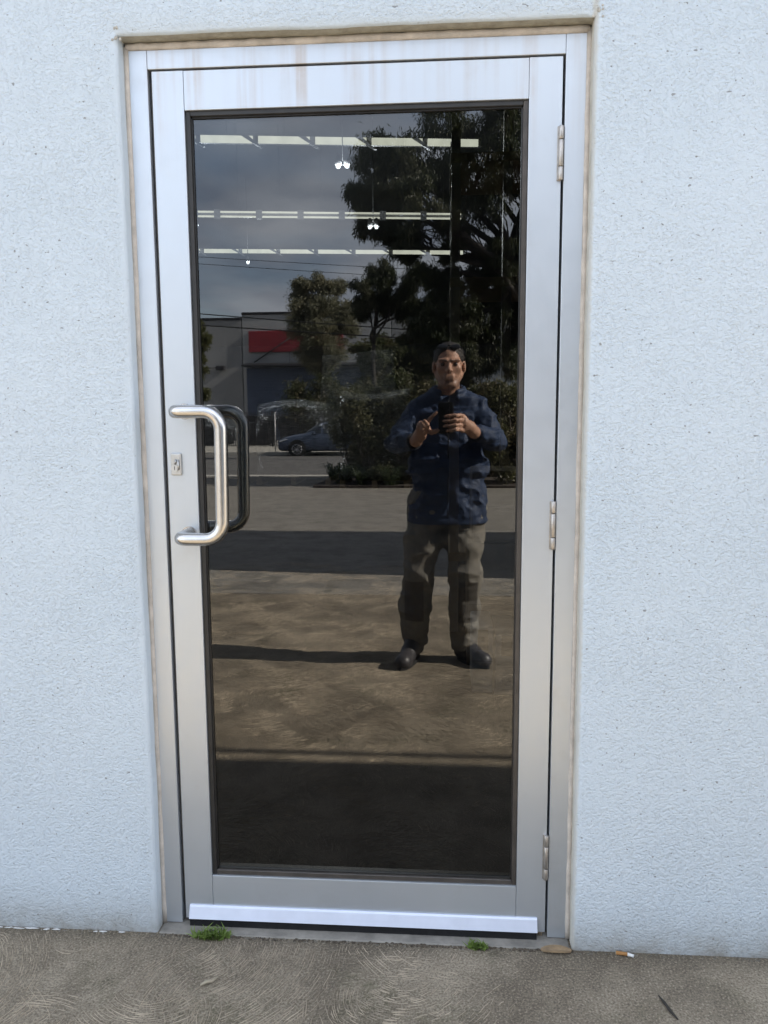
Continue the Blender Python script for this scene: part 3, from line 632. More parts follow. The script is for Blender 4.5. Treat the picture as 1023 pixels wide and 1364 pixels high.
# fallen leaf / bark flake at the hinge jamb
m = MB(); k = 16; top = []
for i in range(k):
    a = 2 * math.pi * i / k; x = .928 + .036 * math.cos(a) * (1 if math.cos(a) < 0 else 1.05); y = -.050 + .012 * math.sin(a); top.append((x, y))
m.add([(x, y, G0 + .006 + .004 * math.sin((x - .89) * 40)) for x, y in top] + [(x, y, G0 + .002 + .004 * math.sin((x - .89) * 40)) for x, y in top],
      [tuple(range(k)), tuple(range(2 * k - 1, k - 1, -1))] + [(i, (i + 1) % k, k + (i + 1) % k, k + i) for i in range(k)])
tag(m.build('bark_flake', simple('dry_bark', (.25, .175, .10), .8, var=.3, scale=50)), 'flat brown bark flake at the foot of the hinge-side jamb', 'bark')
def twig(name, path, r, mat, lab, cat):
    m = MB(); m.tube(path, r, 7); return tag(m.build(name, mat), lab, cat)
twig('wood_shaving', [(.103, -.216, gz(-.21) + .004), (.114, -.207, gz(-.2) + .006), (.126, -.203, gz(-.2) + .005), (.137, -.191, gz(-.19) + .007)], [.0025, .0042, .0035, .002], simple('pale_shaving', (.36, .31, .225), .8), 'pale curled wood shaving on the swirled concrete', 'twig')
twig('dark_stick', [(1.137, -.181, gz(-.18) + .003), (1.143, -.20, gz(-.2) + .004), (1.151, -.226, gz(-.22) + .003), (1.160, -.248, gz(-.25) + .003)], [.0012, .003, .0034, .0018], simple('dark_bark', (.035, .03, .025), .9), 'thin dark stick on the paving at lower right', 'twig')

# ------------------------------------------------------------------ trees and shrubs
bark = simple('grey_brown_bark', (.10, .085, .07), .9, var=.4, scale=7, bump=.6, bscale=25)
def leaves(centres, radii, n, L, W, droop=.7, seed=0):
    """n leaf blades scattered as gaussian tufts round the centres"""
    g = np.random.default_rng(seed); C = np.asarray(centres); Rr = np.asarray(radii)
    idx = g.integers(0, len(C), n); p = C[idx] + g.normal(0, 1, (n, 3)) * Rr[idx][:, None] * np.array([.5, .5, .45])
    d = g.normal(0, 1, (n, 3)); d[:, 2] -= droop * 2.0; d /= np.linalg.norm(d, axis=1)[:, None]
    s = np.cross(d, g.normal(0, 1, (n, 3))); s /= np.linalg.norm(s, axis=1)[:, None] + 1e-9
    l = L * g.uniform(.6, 1.3, n)[:, None]; w = W * g.uniform(.7, 1.3, n)[:, None]
    bend = np.cross(s, d) * l * .12
    V = np.stack([p, p + d * l * .45 + s * w + bend, p + d * l, p + d * l * .45 - s * w + bend], 1).reshape(-1, 3)
    F = np.arange(n * 4).reshape(-1, 4); return V, F
def limb(m, a, b, r0, r1, k=6, wob=.12):
    a, b = Vector(a), Vector(b); L = (b - a).length
    path = [a.lerp(b, i / k) + (Vector((random.gauss(0, 1), random.gauss(0, 1), random.gauss(0, .6))) * wob * L * .25 if 0 < i < k else Vector()) + Vector((0, 0, math.sin(math.pi * i / k) * L * .06)) for i in range(k + 1)]
    m.tube(path, [r0 + (r1 - r0) * i / k for i in range(k + 1)], 7); return path
def tree(name, base, fork, blobs, nleaf, L, W, mat, label, r0=.16, droop=.7, sub=9, group=None, seed=1, cat='tree', bk=None, puff=1.0):
    st = random.getstate(); random.seed(seed)
    t = thing(name, base, label, cat, group)
    m = MB(); base, fork = Vector(base), Vector(fork); tp = limb(m, base - Vector((0, 0, .1)), fork, r0, r0 * .6, 7, .06); C = []; Rr = []
    for (c, r) in blobs:
        c = Vector(c); s0 = tp[-1] if random.random() < .6 else tp[-2]
        p = limb(m, s0, c, r0 * .42, r0 * .1, 6, .2)
        for j in range(sub):
            q = Vector((random.gauss(0, 1), random.gauss(0, 1), random.gauss(0, .8))); q = q.normalized() * r * random.uniform(.35, 1.0) + c
            limb(m, p[random.randint(3, 6)], q, r0 * .09, r0 * .02, 4, .2); C.append(tuple(q)); Rr.append(r * random.uniform(.26, .46) * puff)
    m.build('trunk', bk or bark, t)
    V, F = leaves(C, Rr, nleaf, L, W, droop, seed); put('crown', mesh_np('crown', V, F), mat, t)
    random.setstate(st); return t
euc = leaf_mat('eucalyptus_leaf', (.018, .026, .012), (.045, .055, .026), (.075, .075, .045))
olive = leaf_mat('olive_leaf', (.11, .115, .075), (.28, .27, .19), (.24, .22, .14)); dkg = leaf_mat('dark_green_leaf', (.035, .045, .018), (.085, .095, .036), (.10, .085, .045))
def blobs_in(n, lo, hi, rmin, rmax, seed):
    g = random.Random(seed); return [((g.uniform(lo[0], hi[0]), g.uniform(lo[1], hi[1]), g.uniform(lo[2], hi[2])), g.uniform(rmin, rmax)) for _ in range(n)]
tree('eucalyptus_tree', (2.95, -15.4, gz(-15.4)), (2.35, -15.2, 3.8),
     [((-.55, -15.0, 5.9), .85), ((-.35, -15.4, 6.5), .75), ((.35, -15.0, 6.3), .9), ((.3, -14.4, 5.3), .75), ((.9, -15.2, 7.0), .9), ((1.3, -14.8, 5.7), .9), ((1.7, -15.3, 6.9), .9), ((2.2, -14.6, 6.0), .8),
      ((-.75, -15.2, 5.1), .5), ((-.15, -15.1, 4.75), .45), ((.9, -15.1, 4.65), .4), ((2.5, -15.5, 7.4), 1.0), ((1.9, -14.9, 4.3), .6), ((2.2, -15.8, 3.3), .6), ((1.6, -15.5, 2.7), .55), ((.6, -15.3, 3.2), .5), ((3.3, -15.0, 6.0), 1.0), ((3.6, -15.5, 4.4), .8),
      ((1.3, -15.2, 3.4), .7), ((.9, -15.0, 2.6), .6), ((.55, -15.6, 4.0), .55), ((1.7, -15.8, 3.9), .7), ((2.0, -16, 2.3), .6), ((.2, -15.4, 2.9), .5), ((-.9, -15.0, 5.6), .5), ((2.8, -15.4, 5.2), .8)],
     150000, .14, .0115, euc, 'tall dark eucalyptus with drooping leaves and open branches on the right of the reflection', r0=.20, droop=1.0, sub=22, puff=.72, seed=11, bk=simple('dark_eucalyptus_bark', (.035, .03, .027), .9, var=.4, scale=7))
tree('street_tree', (-1.86, -28, gz(-28)), (-1.86, -28, 4.2),
     [((-1.9, -28, 5.7), .7), ((-1.5, -28, 6.1), .55), ((-1.2, -28.2, 5.2), .65), ((-2.15, -28, 5.1), .5), ((-.6, -28, 5.3), .6), ((-.25, -27.8, 5.9), .6), ((0, -28, 4.9), .7)],
     42000, .15, .014, euc, 'dark street tree with a bare trunk just left of the big eucalyptus', r0=.11, droop=1.0, sub=16, puff=.95, seed=5, bk=simple('dark_street_tree_bark', (.03, .026, .022), .9, var=.4, scale=7))
tree('gum_tree', (-6.5, -46, gz(-46)), (-6.5, -46, 3.2),
     [((-7.7, -46, 7.6), .9), ((-7.6, -46, 8.6), .55), ((-6.6, -46, 8.5), .7), ((-5.6, -46, 8.4), .6), ((-6.7, -45.6, 7.2), 1.0), ((-5.4, -46, 7.0), .9), ((-7.7, -46, 6.2), .9), ((-6.4, -45.5, 5.8), 1.0), ((-5.0, -46, 6.2), .7), ((-7.2, -46, 4.9), .9), ((-5.9, -45.8, 4.8), .9), ((-6.6, -46, 4.0), .8)],
     60000, .16, .024, olive, 'olive-grey tree standing in front of the red sign', r0=.16, droop=.4, seed=3, sub=18, puff=1.15)
tree('small_street_tree', (-12.6, -40, gz(-40)), (-12.5, -40, 2.4),
     [((-12.4, -40, 5.6), .55), ((-11.9, -40, 5.0), .5), ((-12.6, -40, 4.6), .7), ((-12.0, -40, 4.2), .45), ((-12.7, -40, 6.2), .6), ((-12.3, -40, 3.3), .5), ((-12.0, -40, 2.2), .35)],
     12000, .13, .035, leaf_mat('yellow_green_leaf', (.05, .06, .02), (.13, .13, .05)), 'small yellowish tree cut by the latch edge of the glass', r0=.09, droop=.3, seed=8)
for i, (x, y, z, r, lab) in enumerate(((-3.9, -54, 4.0, 2.0, 'round dark tree behind the wrapped pallets, left of three'), (-1.4, -55, 4.6, 2.3, 'broad dark tree in the far tree line, middle of three'), (1.8, -54, 4.4, 2.3, 'broad dark tree in the far tree line, right of three'))):
    tree('background_tree', (x, y, gz(y)), (x, y, 1.6), [((x + random.uniform(-1, 1) * r * .6, y + random.uniform(-1, 1), z + random.uniform(-1, 1) * r * .8), r * .5) for _ in range(14)], 26000, .26, .05, dkg, lab, r0=.18, droop=.3, seed=20 + i, group='far trees')
def bush(name, base, w, h, d, n, L, W, mat, lab, group, seed, boxy=False):
    g = random.Random(seed); t = thing(name, base, lab, 'shrub', group); m = MB(); C = []; Rr = []
    for j in range(16):
        if boxy: q = Vector((g.uniform(-.5, .5) * w, g.uniform(-.5, .5) * d, g.uniform(.08, .96) * h))
        else:
            a = g.uniform(0, 6.28); e = g.uniform(0, 1.4); q = Vector((math.cos(a) * math.cos(e) * w / 2 * g.uniform(.4, 1), math.sin(a) * math.cos(e) * d / 2, h * (.25 + .7 * math.sin(e))))
        q = q + Vector(base); m.tube([Vector(base), Vector(base).lerp(q, .5) + Vector((g.gauss(0, .05), 0, .05)), q], [.02, .014, .005], 5); C.append(tuple(q)); Rr.append(min(w, h) * (.26 if boxy else .3))
    m.build('stems', bark, t); V, F = leaves(C, Rr, n, L, W, .1, seed); put('foliage', mesh_np('foliage', V, F), mat, t)
for i, x in enumerate((-7.4, -6.0, -4.6, -3.2, -1.7, -.4)):
    bush('shrub', (x, -43.6, gz(-43.6)), 2.0, 3.6 + .5 * math.sin(i * 2.1), 1.4, 2600, .22, .05, dkg, ['leftmost dark shrub beside the parked car', 'second dark shrub behind the fence', 'third dark shrub behind the fence', 'fourth dark shrub, under the street tree', 'fifth dark shrub under the far trees', 'rightmost dark shrub of the row behind the fence'][i], 'shrub row behind the fence', 30 + i)
hm = leaf_mat('hedge_leaf', (.06, .065, .028), (.13, .12, .06), (.14, .11, .06))
gb = strip('garden_bed', -1.95, 10.9, -17.72, -14.0, simple('garden_mulch', (.045, .035, .028), .95, var=.5, scale=9, bump=1, bscale=30), .05, None, .12); tag(gb, kind='structure')
for i, x in enumerate((-1.50, -.80, -.05, .7, 1.45, 2.2, 2.95)):
    bush('hedge_plant', (x, -16.9, gz(-16.9) + .04), 0.74, 2.02, .7, 11000, .08, .024, hm, ['end hedge plant beside the driveway, next to the strappy leaves', 'second hedge plant from the driveway', 'third hedge plant from the driveway', 'hedge plant behind the photographer\'s left arm', 'hedge plant behind the photographer', 'hedge plant right of the photographer', 'last hedge plant near the hinge edge of the glass'][i], 'clipped hedge along the street', 50 + i, True)
for i, x in enumerate((-.85, -.1, .65, 1.4, 2.15)):  # front row added to throw a second band of shade over the driveway
    bush('hedge_plant', (x, -14.75, gz(-14.75) + .04), .78, 2.05, .8, 9000, .08, .024, hm, ['front-row hedge plant at the open end of the bed', 'front-row hedge plant second from its open end', 'front-row hedge plant behind the photographer\'s chest', 'front-row hedge plant behind the photographer\'s right arm', 'front-row hedge plant at the hinge edge of the glass'][i], 'clipped hedge along the street', 70 + i, True)
strap = leaf_mat('strappy_leaf', (.02, .035, .02), (.06, .08, .04))
for i, (x, y) in enumerate(((-1.72, -15.6), (-1.38, -15.2), (-1.45, -14.5), (-1.0, -14.25), (-.4, -14.2))):
    t = thing('strappy_plant', (x, y, gz(y)), ['outermost strappy plant at the driveway edge', 'second strappy plant from the driveway', 'middle strappy plant at the hedge foot', 'fourth strappy plant from the driveway', 'last strappy plant, behind the photographer'][i], 'plant', 'strappy plants at the hedge foot')
    m = MB()
    for k in range(70):
        a = random.uniform(0, 6.28); L_ = random.uniform(.3, .65); b = Vector((x + random.gauss(0, .05), y + random.gauss(0, .05), gz(y))); d = Vector((math.cos(a), math.sin(a), 0)); s_ = Vector((-math.sin(a), math.cos(a), 0)) * .012
        p1 = b + d * L_ * .35 + Vector((0, 0, L_ * .7)); p2 = b + d * L_ * .9 + Vector((0, 0, L_ * .6))
        m.add([b - s_, b + s_, p1 + s_, p1 - s_, p2], [(0, 1, 2, 3), (3, 2, 4)])
    m.build('leaf_fan', strap, t)

# ------------------------------------------------------------------ street: factory opposite, fence, wires, sign post
op = thing('opposite_factory', (-8, -62, gz(-62)), 'grey tilt-panel factory with a red sign across the street', 'building')
pan = simple('grey_panel_paint', (.36, .37, .375), .8, var=.08, scale=.3); pan2 = simple('darker_panel_paint', (.27, .275, .28), .8, var=.08, scale=.3); red = simple('red_sign_face', (.23, .022, .032), .5, var=.08, scale=.5)
blue = simple('blue_grey_shutter', (.075, .10, .16), .5, var=.15, scale=.6); dkm = simple('dark_metal', (.04, .04, .045), .5, .4)
zb_ = gz(-62) - .1
for (x0, x1, zt_, mt) in ((-26, -15.35, 8.35, pan2), (-15.30, -3.4, 8.75, pan), (-3.35, 9, 8.9, pan2)):
    m = MB(); m.box(x0, x1, -74, -62, zb_, zt_, .03); m.build('wall_panel', mt, op)
    m = MB(); m.box(x0, x1, -74.1, -61.92, zt_ + .003, zt_ + .18, .02); m.build('parapet_cap', dkm, op)
for x in (-22.5, -19, -11.5, -7.5): m = MB(); m.box(x - .02, x + .02, -61.996, -61.985, zb_, 8.3); m.build('panel_joint', dkm, op)
sg = MB(); sg.box(-14.75, -7.2, -61.99, -61.80, 5.80, 7.45, .03); sgo = sg.build('sign_board', red, op)
m = MB(); m.prism([(-61.98, 4.95), (-60.2, 4.72), (-60.2, 4.60), (-61.98, 4.62)], -15.0, -4.0); m.build('awning', dkm, op)
m = MB(); m.box(-15.0, -4.0, -61.985, -61.93, zb_, 4.55); sh = m.build('roller_shutter', blue, op)
for j in range(24):
    z = zb_ + .12 + j * .235; m = MB(); m.box(-14.95, -4.05, -61.93, -61.905, z, z + .19, .01); m.build('shutter_slat', blue, sh)
m = MB(); m.box(-17.4, -16.7, -61.98, -61.5, 4.4, 4.75, .05); m.build('wall_light', dkm, op); m = MB(); m.tube([(-20.5, -61.95, 4.65), (-17.4, -61.95, 4.6)], .03, 6); m.build('conduit', dkm, op)
m = MB(); m.tube([(-14.3, -61.7, 5.0), (-11.2, -61.7, 7.0)], .05, 6); m.build('sign_stay', dkm, op)
fc = thing('palisade_fence', (-9, -42, gz(-42)), 'grey palisade fence of thin pickets along the far footpath', 'fence')
pk = MB(); pk.box(-.022, .022, -.006, .006, .06, 1.9, .003); pk.add([(-.022, -.005, 1.9), (.022, -.005, 1.9), (.022, .005, 1.9), (-.022, .005, 1.9), (0, 0, 1.97)], [(0, 1, 4), (1, 2, 4), (2, 3, 4), (3, 0, 4)])
pkm = pk.mesh('picket'); pkm.materials.append(simple('dark_picket', (.035, .035, .038), .7, var=.2, scale=2))
for i in range(120):
    o = bpy.data.objects.new('picket', pkm); o.location = Vector((-14.3 + i * .115, -42, gz(-42) + .08)) - wpos(fc); link(o, fc)
for z in (.35, 1.55): m = MB(); m.box(-14.4, -.4, -42.05, -42.01, gz(-42) + .08 + z, gz(-42) + .12 + z, .004); m.build('rail', pkm.materials[0], fc)
for x in np.arange(-14.3, -.2, 2.76): m = MB(); m.box(x - .05, x + .05, -42.13, -42.055, gz(-42), gz(-42) + 2.05, .006); m.build('post', dkm, fc)
# dark bins added in place of vehicles, to darken the yard behind the fence
for i, x in enumerate((-13.5, -10.9, -8.3)):
    t = thing('skip_bin', (x, -47.5, gz(-47.5)), ['dark skip bin behind the fence, nearest the door handle', 'dark skip bin behind the fence, middle of three', 'dark skip bin behind the fence, nearest the parked car'][i], 'skip bin', 'skip bins in the yard')
    m = MB(); zz = gz(-47.5) + .02; m.prism([(x - 1.15, zz + 1.75), (x + 1.15, zz + 1.75), (x + .8, zz + .06), (x - .8, zz + .06)], -48.6, -46.4, 'y'); m.build('body', dkm, t)
    m = MB(); m.box(x - 1.2, x + 1.2, -48.65, -46.35, zz + 1.753, zz + 1.83, .01); m.build('rim', dkm, t)
    for j in (-.6, 0, .6): m = MB(); m.box(x + j - .04, x + j + .04, -46.395, -46.34, zz + .1, zz + 1.74, .005); m.build('rib', dkm, t)
wirem = simple('black_cable', (.012, .012, .012), .6)
def cable(a, b, sag, r, lab):
    a, b = Vector(a), Vector(b); path = [a.lerp(b, i / 40) - Vector((0, 0, sag * 4 * (i / 40) * (1 - i / 40))) for i in range(41)]
    m = MB(); m.tube(path, r, 6); tag(m.build('power_line', wirem), lab, 'wire', 'power lines over the street')
def wl(x, z0, z1): # straight through the two observed points, continued to the poles
    return z0 + (z1 - z0) * (x + 8.2) / 7.0
for (z0, z1, r, lab) in ((4.96, 4.36, .018, 'thick lower power line, upper of the two that cross the grey factory'), (4.56, 4.05, .020, 'lowest power line, running along the factory roof line'), (6.95, 6.44, .009, 'thin upper power line below the farthest light row'), (6.71, 6.16, .009, 'thin power line just under the topmost one')):
    cable((-22, -27, wl(-22, z0, z1)), (16, -27, wl(16, z0, z1)), .25, r, lab)
for (x, lab) in ((-22, 'timber power pole beyond the left edge of the reflection'), (16, 'timber power pole beyond the right edge of the reflection')):
    t = thing('power_pole', (x, -27.2, gz(-27)), lab, 'pole', 'power poles'); zt_ = wl(x, 6.95, 6.44) + .3
    m = MB(); m.tube([(x, -27.2, gz(-27) - .2), (x, -27.2, zt_)], [.16, .12], 12); m.build('post', tim, t)
    m = MB(); m.box(x - .06, x + .06, -28.2, -26.2, zt_ - .55, zt_ - .42, .01); m.build('cross_arm', tim, t)
sp_ = thing('sign_post', (-6.75, -33.2, gz(-33.2)), 'slim metal post standing at the far kerb left of the car', 'post')
m = MB(); m.tube([(-6.75, -33.2, gz(-33) + .08), (-6.75, -33.2, 1.15)], .03, 8); m.build('pole', simple('galvanised_post', (.4, .4, .4), .5, .5), sp_)
m = MB(); m.tube([(-6.75, -33.2, 1.15), (-6.75, -33.2, 1.18)], .034, 8); m.build('cap', dkm, sp_)
rb = thing('corner_shed', (5.2, -50, gz(-50)), 'small grey shed at the right edge of the reflection', 'shed')
m = MB(); m.box(3.2, 8.5, -54, -50, gz(-50), 4.6, .03); m.build('wall', simple('shed_paint', (.20, .22, .24), .8), rb); m = MB(); m.box(3.0, 8.7, -54.2, -49.8, 4.603, 4.8, .03); m.build('roof', simple('shed_roof', (.45, .46, .47), .6), rb)
m = MB(); m.box(4.4, 5.6, -49.99, -49.95, gz(-50), 2.2, .01); m.build('door', dkm, rb)
# steel container added out of view to the right: throws the straight band of shade across the drive
cn = thing('shipping_container', (5.1, -5.8, gz(-5.8)), 'steel shipping container on the driveway to the right, out of the picture', 'container')
cx0, cx1, cy0, cy1, cz0 = 2.05, 8.1, -7.05, -4.62, gz(-7.05) + .12; cmat = simple('container_paint', (.12, .17, .22), .55, var=.15, scale=2)
def corr(y, sgn):
    poly = []; x = cx0
    while x < cx1 - .05: poly += [(x, y), (x + .07, y), (x + .105, y + sgn * .035), (x + .175, y + sgn * .035)]; x += .21
    m = MB(); vs = [(px, py, cz0 + .12) for px, py in poly] + [(px, py, cz0 + 2.45) for px, py in poly]; k = len(poly)
    m.add(vs, [(i, i + 1, k + i + 1, k + i) for i in range(k - 1)]); m.build('side_panel', cmat, cn)
corr(cy0 + .04, -1); corr(cy1 - .04, 1)
m = MB(); m.box(cx0, cx1, cy0, cy1, cz0 + 2.45, cz0 + 2.59, .01); m.build('roof', cmat, cn); m = MB(); m.box(cx0, cx1, cy0, cy1, cz0, cz0 + .12, .01); m.build('floor', cmat, cn)
for (x, y) in ((cx0, cy0), (cx0, cy1), (cx1, cy0), (cx1, cy1)): m = MB(); m.box(x - .08, x + .08, y - .08, y + .08, cz0 - .1, cz0 + 2.6, .01); m.build('corner_post', cmat, cn)
for s_ in (-1, 1):
    ym = (cy0 + cy1) / 2 + s_ * .6; m = MB(); m.box(cx0 - .03, cx0 + .03, ym - .58, ym + .58, cz0 + .13, cz0 + 2.44, .01); d = m.build('door', cmat, cn)
    m = MB(); m.tube([(cx0 - .06, ym, cz0 + .1), (cx0 - .06, ym, cz0 + 2.45)], .018, 8); m.build('lock_rod', dkm, d)


# ------------------------------------------------------------------ parked hatchback across the street
CX, CY, CZ = -6.25, -31.95, gz(-31.95) - .03
car = thing('parked_car', (CX + 2.1, CY, CZ), 'blue hatchback parked at the far kerb, front end to the left', 'car')
cpaint = simple('blue_car_paint', (.075, .098, .15), .22, .25, .06, 3, spec=.6); cglass = simple('car_window_glass', (.012, .016, .022), .05, 0, .2, spec=.8)
tyre = simple('tyre_rubber', (.015, .015, .015), .85); rimm = simple('alloy_rim', (.45, .45, .46), .3, .9); lampm = simple('headlamp_glass', (.55, .58, .62), .1)
S = [(0, .62, .58, .34, 0), (.03, .74, .68, .24, 0), (.12, .80, .75, .21, 0), (.40, .86, .85, .20, 0), (.80, .885, .92, .20, 0), (1.12, .89, .965, .20, 0), (1.20, .892, 1.02, .20, 1), (1.50, .892, 1.22, .20, 1), (1.78, .892, 1.385, .20, 1), (1.92, .892, 1.43, .20, 1), (2.4, .892, 1.465, .20, 1), (3.0, .89, 1.46, .20, 1), (3.60, .885, 1.41, .20, 1), (3.82, .88, 1.35, .20, 1), (4.08, .85, 1.02, .22, 1), (4.20, .80, .90, .26, 0), (4.24, .70, .78, .34, 0)]
def section(s_, hw, top, low, cab):
    belt = (.93 + .02 * s_ / 4) if cab else top - .09
    belt = min(belt, top - .05)
    if cab: half = [(0, low), (.6 * hw, low), (.95 * hw, low + .05), (hw, .45), (hw, .70), (.975 * hw, belt), (.86 * hw, belt + .5 * (top - belt)), (.70 * hw, top - .035), (.35 * hw, top - .004), (0, top)]
    else: half = [(0, low), (.6 * hw, low), (.95 * hw, low + .05), (hw, low + .4 * (top - low)), (hw, low + .65 * (top - low)), (.975 * hw, belt), (.90 * hw, top - .045), (.72 * hw, top - .015), (.35 * hw, top - .003), (0, top)]
    return half + [(-a, b) for a, b in half[-2:0:-1]]
secs = [section(*q) for q in S]; K = len(secs[0])
def cpt(i, k, out=0): a, b = secs[i][k]; return Vector((CX + S[i][0], CY + a + (out if a > 0 else -out), CZ + b))
m = MB(); vs = [cpt(i, k) for i in range(len(S)) for k in range(K)]
m.add(vs, [(i * K + k, i * K + (k + 1) % K, (i + 1) * K + (k + 1) % K, (i + 1) * K + k) for i in range(len(S) - 1) for k in range(K)] + [tuple(range(K)), tuple(range((len(S) - 1) * K, len(S) * K))], True)
body = m.build('body', cpaint, car); sub_ = body.modifiers.new('smooth', 'SUBSURF'); sub_.levels = 2; sub_.render_levels = 2
for (ia, ib) in ((7, 9), (9, 11), (11, 13)):
    for sd_ in (1, -1):
        m = MB(); g = .05 if ia != 7 else .03
        def wp_(f, k):
            s0 = S[ia][0] + g; s1 = S[ib][0] - .05; ss = s0 + (s1 - s0) * f
            j = max(i for i in range(len(S)) if S[i][0] <= ss); t_ = (ss - S[j][0]) / (S[j + 1][0] - S[j][0]); p = cpt(j, k).lerp(cpt(j + 1, k), t_); p.y = CY + (p.y - CY) * sd_ ; return p
        n_ = 6; vs = []
        for i in range(n_ + 1):
            a, b, c = wp_(i / n_, 5), wp_(i / n_, 6), wp_(i / n_, 7); o = Vector((0, .012 * sd_, .004))
            vs += [a.lerp(b, .10) + o, b + o, b.lerp(c, .80) + o]
        m.add(vs, [(i * 3 + q, i * 3 + q + 1, i * 3 + q + 4, i * 3 + q + 3) for i in range(n_) for q in range(2)], True); m.build('window', cglass, car)
m = MB(); vs = []
for f in (.12, .5, .95):
    for k in (6, 7, 8, 9, 10, 11, 12):
        i = 6 if f < .5 else 7; t_ = f * 2 if f < .5 else (f - .5) * 2; p = cpt(i, k).lerp(cpt(i + 1, k), t_); vs.append(p + Vector((-.012, 0, .014)))
m.add(vs, [(r * 7 + k, r * 7 + k + 1, (r + 1) * 7 + k + 1, (r + 1) * 7 + k) for r in range(2) for k in range(6)], True); m.build('windscreen', cglass, car)
for (sx, sd_) in ((.86, 1), (.86, -1), (3.46, 1), (3.46, -1)):
    y0 = CY + sd_ * .70; y1 = CY + sd_ * .905; x = CX + sx; z = CZ + .315
    m = MB(); m.tube([(x, y1 - sd_ * .03, z + .02), (x, y1 - sd_ * .012, z + .02)], .375, 28); m.build('wheel_arch', tyre, car)
    m = MB(); m.tube([(x, y0, z), (x, y0 + sd_ * .02, z), (x, y1 - sd_ * .02, z), (x, y1, z)], [.29, .315, .315, .29], 28); w = m.build('wheel', tyre, car)
    m = MB(); m.tube([(x, y1 + sd_ * .001, z), (x, y1 + sd_ * .004, z)], .05, 12)
    for k in range(10):
        a = 2 * math.pi * k / 10; m.tube([(x, y1 + sd_ * .003, z), (x + .2 * math.cos(a), y1 + sd_ * .003, z + .2 * math.sin(a))], .014, 5)
    m.tube([(x + .205 * math.cos(a), y1 + sd_ * .002, z + .205 * math.sin(a)) for a in np.linspace(0, 2 * math.pi, 25)], .014, 6); m.build('rim', rimm, w)
for sd_ in (1, -1):
    m = MB(); m.prism([(CX + .10, CZ + .60), (CX + .42, CZ + .70), (CX + .40, CZ + .76), (CX + .14, CZ + .68)], CY + sd_ * .74, CY + sd_ * .86, 'y'); m.build('headlight', lampm, car)
    m = MB(); m.box(CX + 1.50, CX + 1.64, CY + sd_ * .88, CY + sd_ * 1.04, CZ + .93, CZ + 1.05, .02); m.build('mirror', cpaint, car)
    for sx in (2.3, 3.2): m = MB(); m.box(CX + sx, CX + sx + .18, CY + sd_ * .89, CY + sd_ * .915, CZ + .82, CZ + .85, .006); m.build('door_handle', cpaint, car)
    for sx in (1.62, 2.52): m = MB(); m.box(CX + sx, CX + sx + .008, CY + sd_ * .885, CY + sd_ * .8965, CZ + .3, CZ + .9); m.build('door_gap', tyre, car)

# ------------------------------------------------------------------ the photographer
def surface_nets(D, org, h):
    s = D < 0; nx, ny, nz = D.shape
    c = np.zeros((nx - 1, ny - 1, nz - 1), np.int8)
    for dx in (0, 1):
        for dy in (0, 1):
            for dz in (0, 1): c += s[dx:nx - 1 + dx, dy:ny - 1 + dy, dz:nz - 1 + dz]
    act = (c > 0) & (c < 8); idx = np.full(act.shape, -1, np.int64); ijk = np.argwhere(act); idx[act] = np.arange(len(ijk))
    acc = np.zeros((len(ijk), 3)); cnt = np.zeros(len(ijk)); i, j, k = ijk.T
    for ax in range(3):
        o1, o2 = [a for a in range(3) if a != ax]
        for u in (0, 1):
            for v in (0, 1):
                a = [i.copy(), j.copy(), k.copy()]; a[o1] = a[o1] + u; a[o2] = a[o2] + v; b = [q.copy() for q in a]; b[ax] = b[ax] + 1
                da = D[a[0], a[1], a[2]]; db = D[b[0], b[1], b[2]]; x = (da < 0) != (db < 0); t = np.where(x, da / np.where(x, da - db, 1), 0)
                p = np.stack(a, 1).astype(float); p[:, ax] += t; acc[x] += p[x]; cnt[x] += 1
    V = acc / np.maximum(cnt, 1)[:, None] * h + org; F = []
    for ax in range(3):
        o1, o2 = (ax + 1) % 3, (ax + 2) % 3
        sl0 = [slice(None)] * 3; sl1 = [slice(None)] * 3; sl0[ax] = slice(0, -1); sl1[ax] = slice(1, None)
        e = np.argwhere(s[tuple(sl0)] != s[tuple(sl1)])
        e = e[(e[:, o1] > 0) & (e[:, o2] > 0) & (e[:, o1] < D.shape[o1] - 1) & (e[:, o2] < D.shape[o2] - 1)]
        neg = s[e[:, 0], e[:, 1], e[:, 2]]
        def q(a, b): p = e.copy(); p[:, o1] -= a; p[:, o2] -= b; return idx[p[:, 0], p[:, 1], p[:, 2]]
        f = np.stack([q(1, 1), q(0, 1), q(0, 0), q(1, 0)], 1); f[~neg] = f[~neg][:, ::-1]; F.append(f)
    return V, np.concatenate(F)
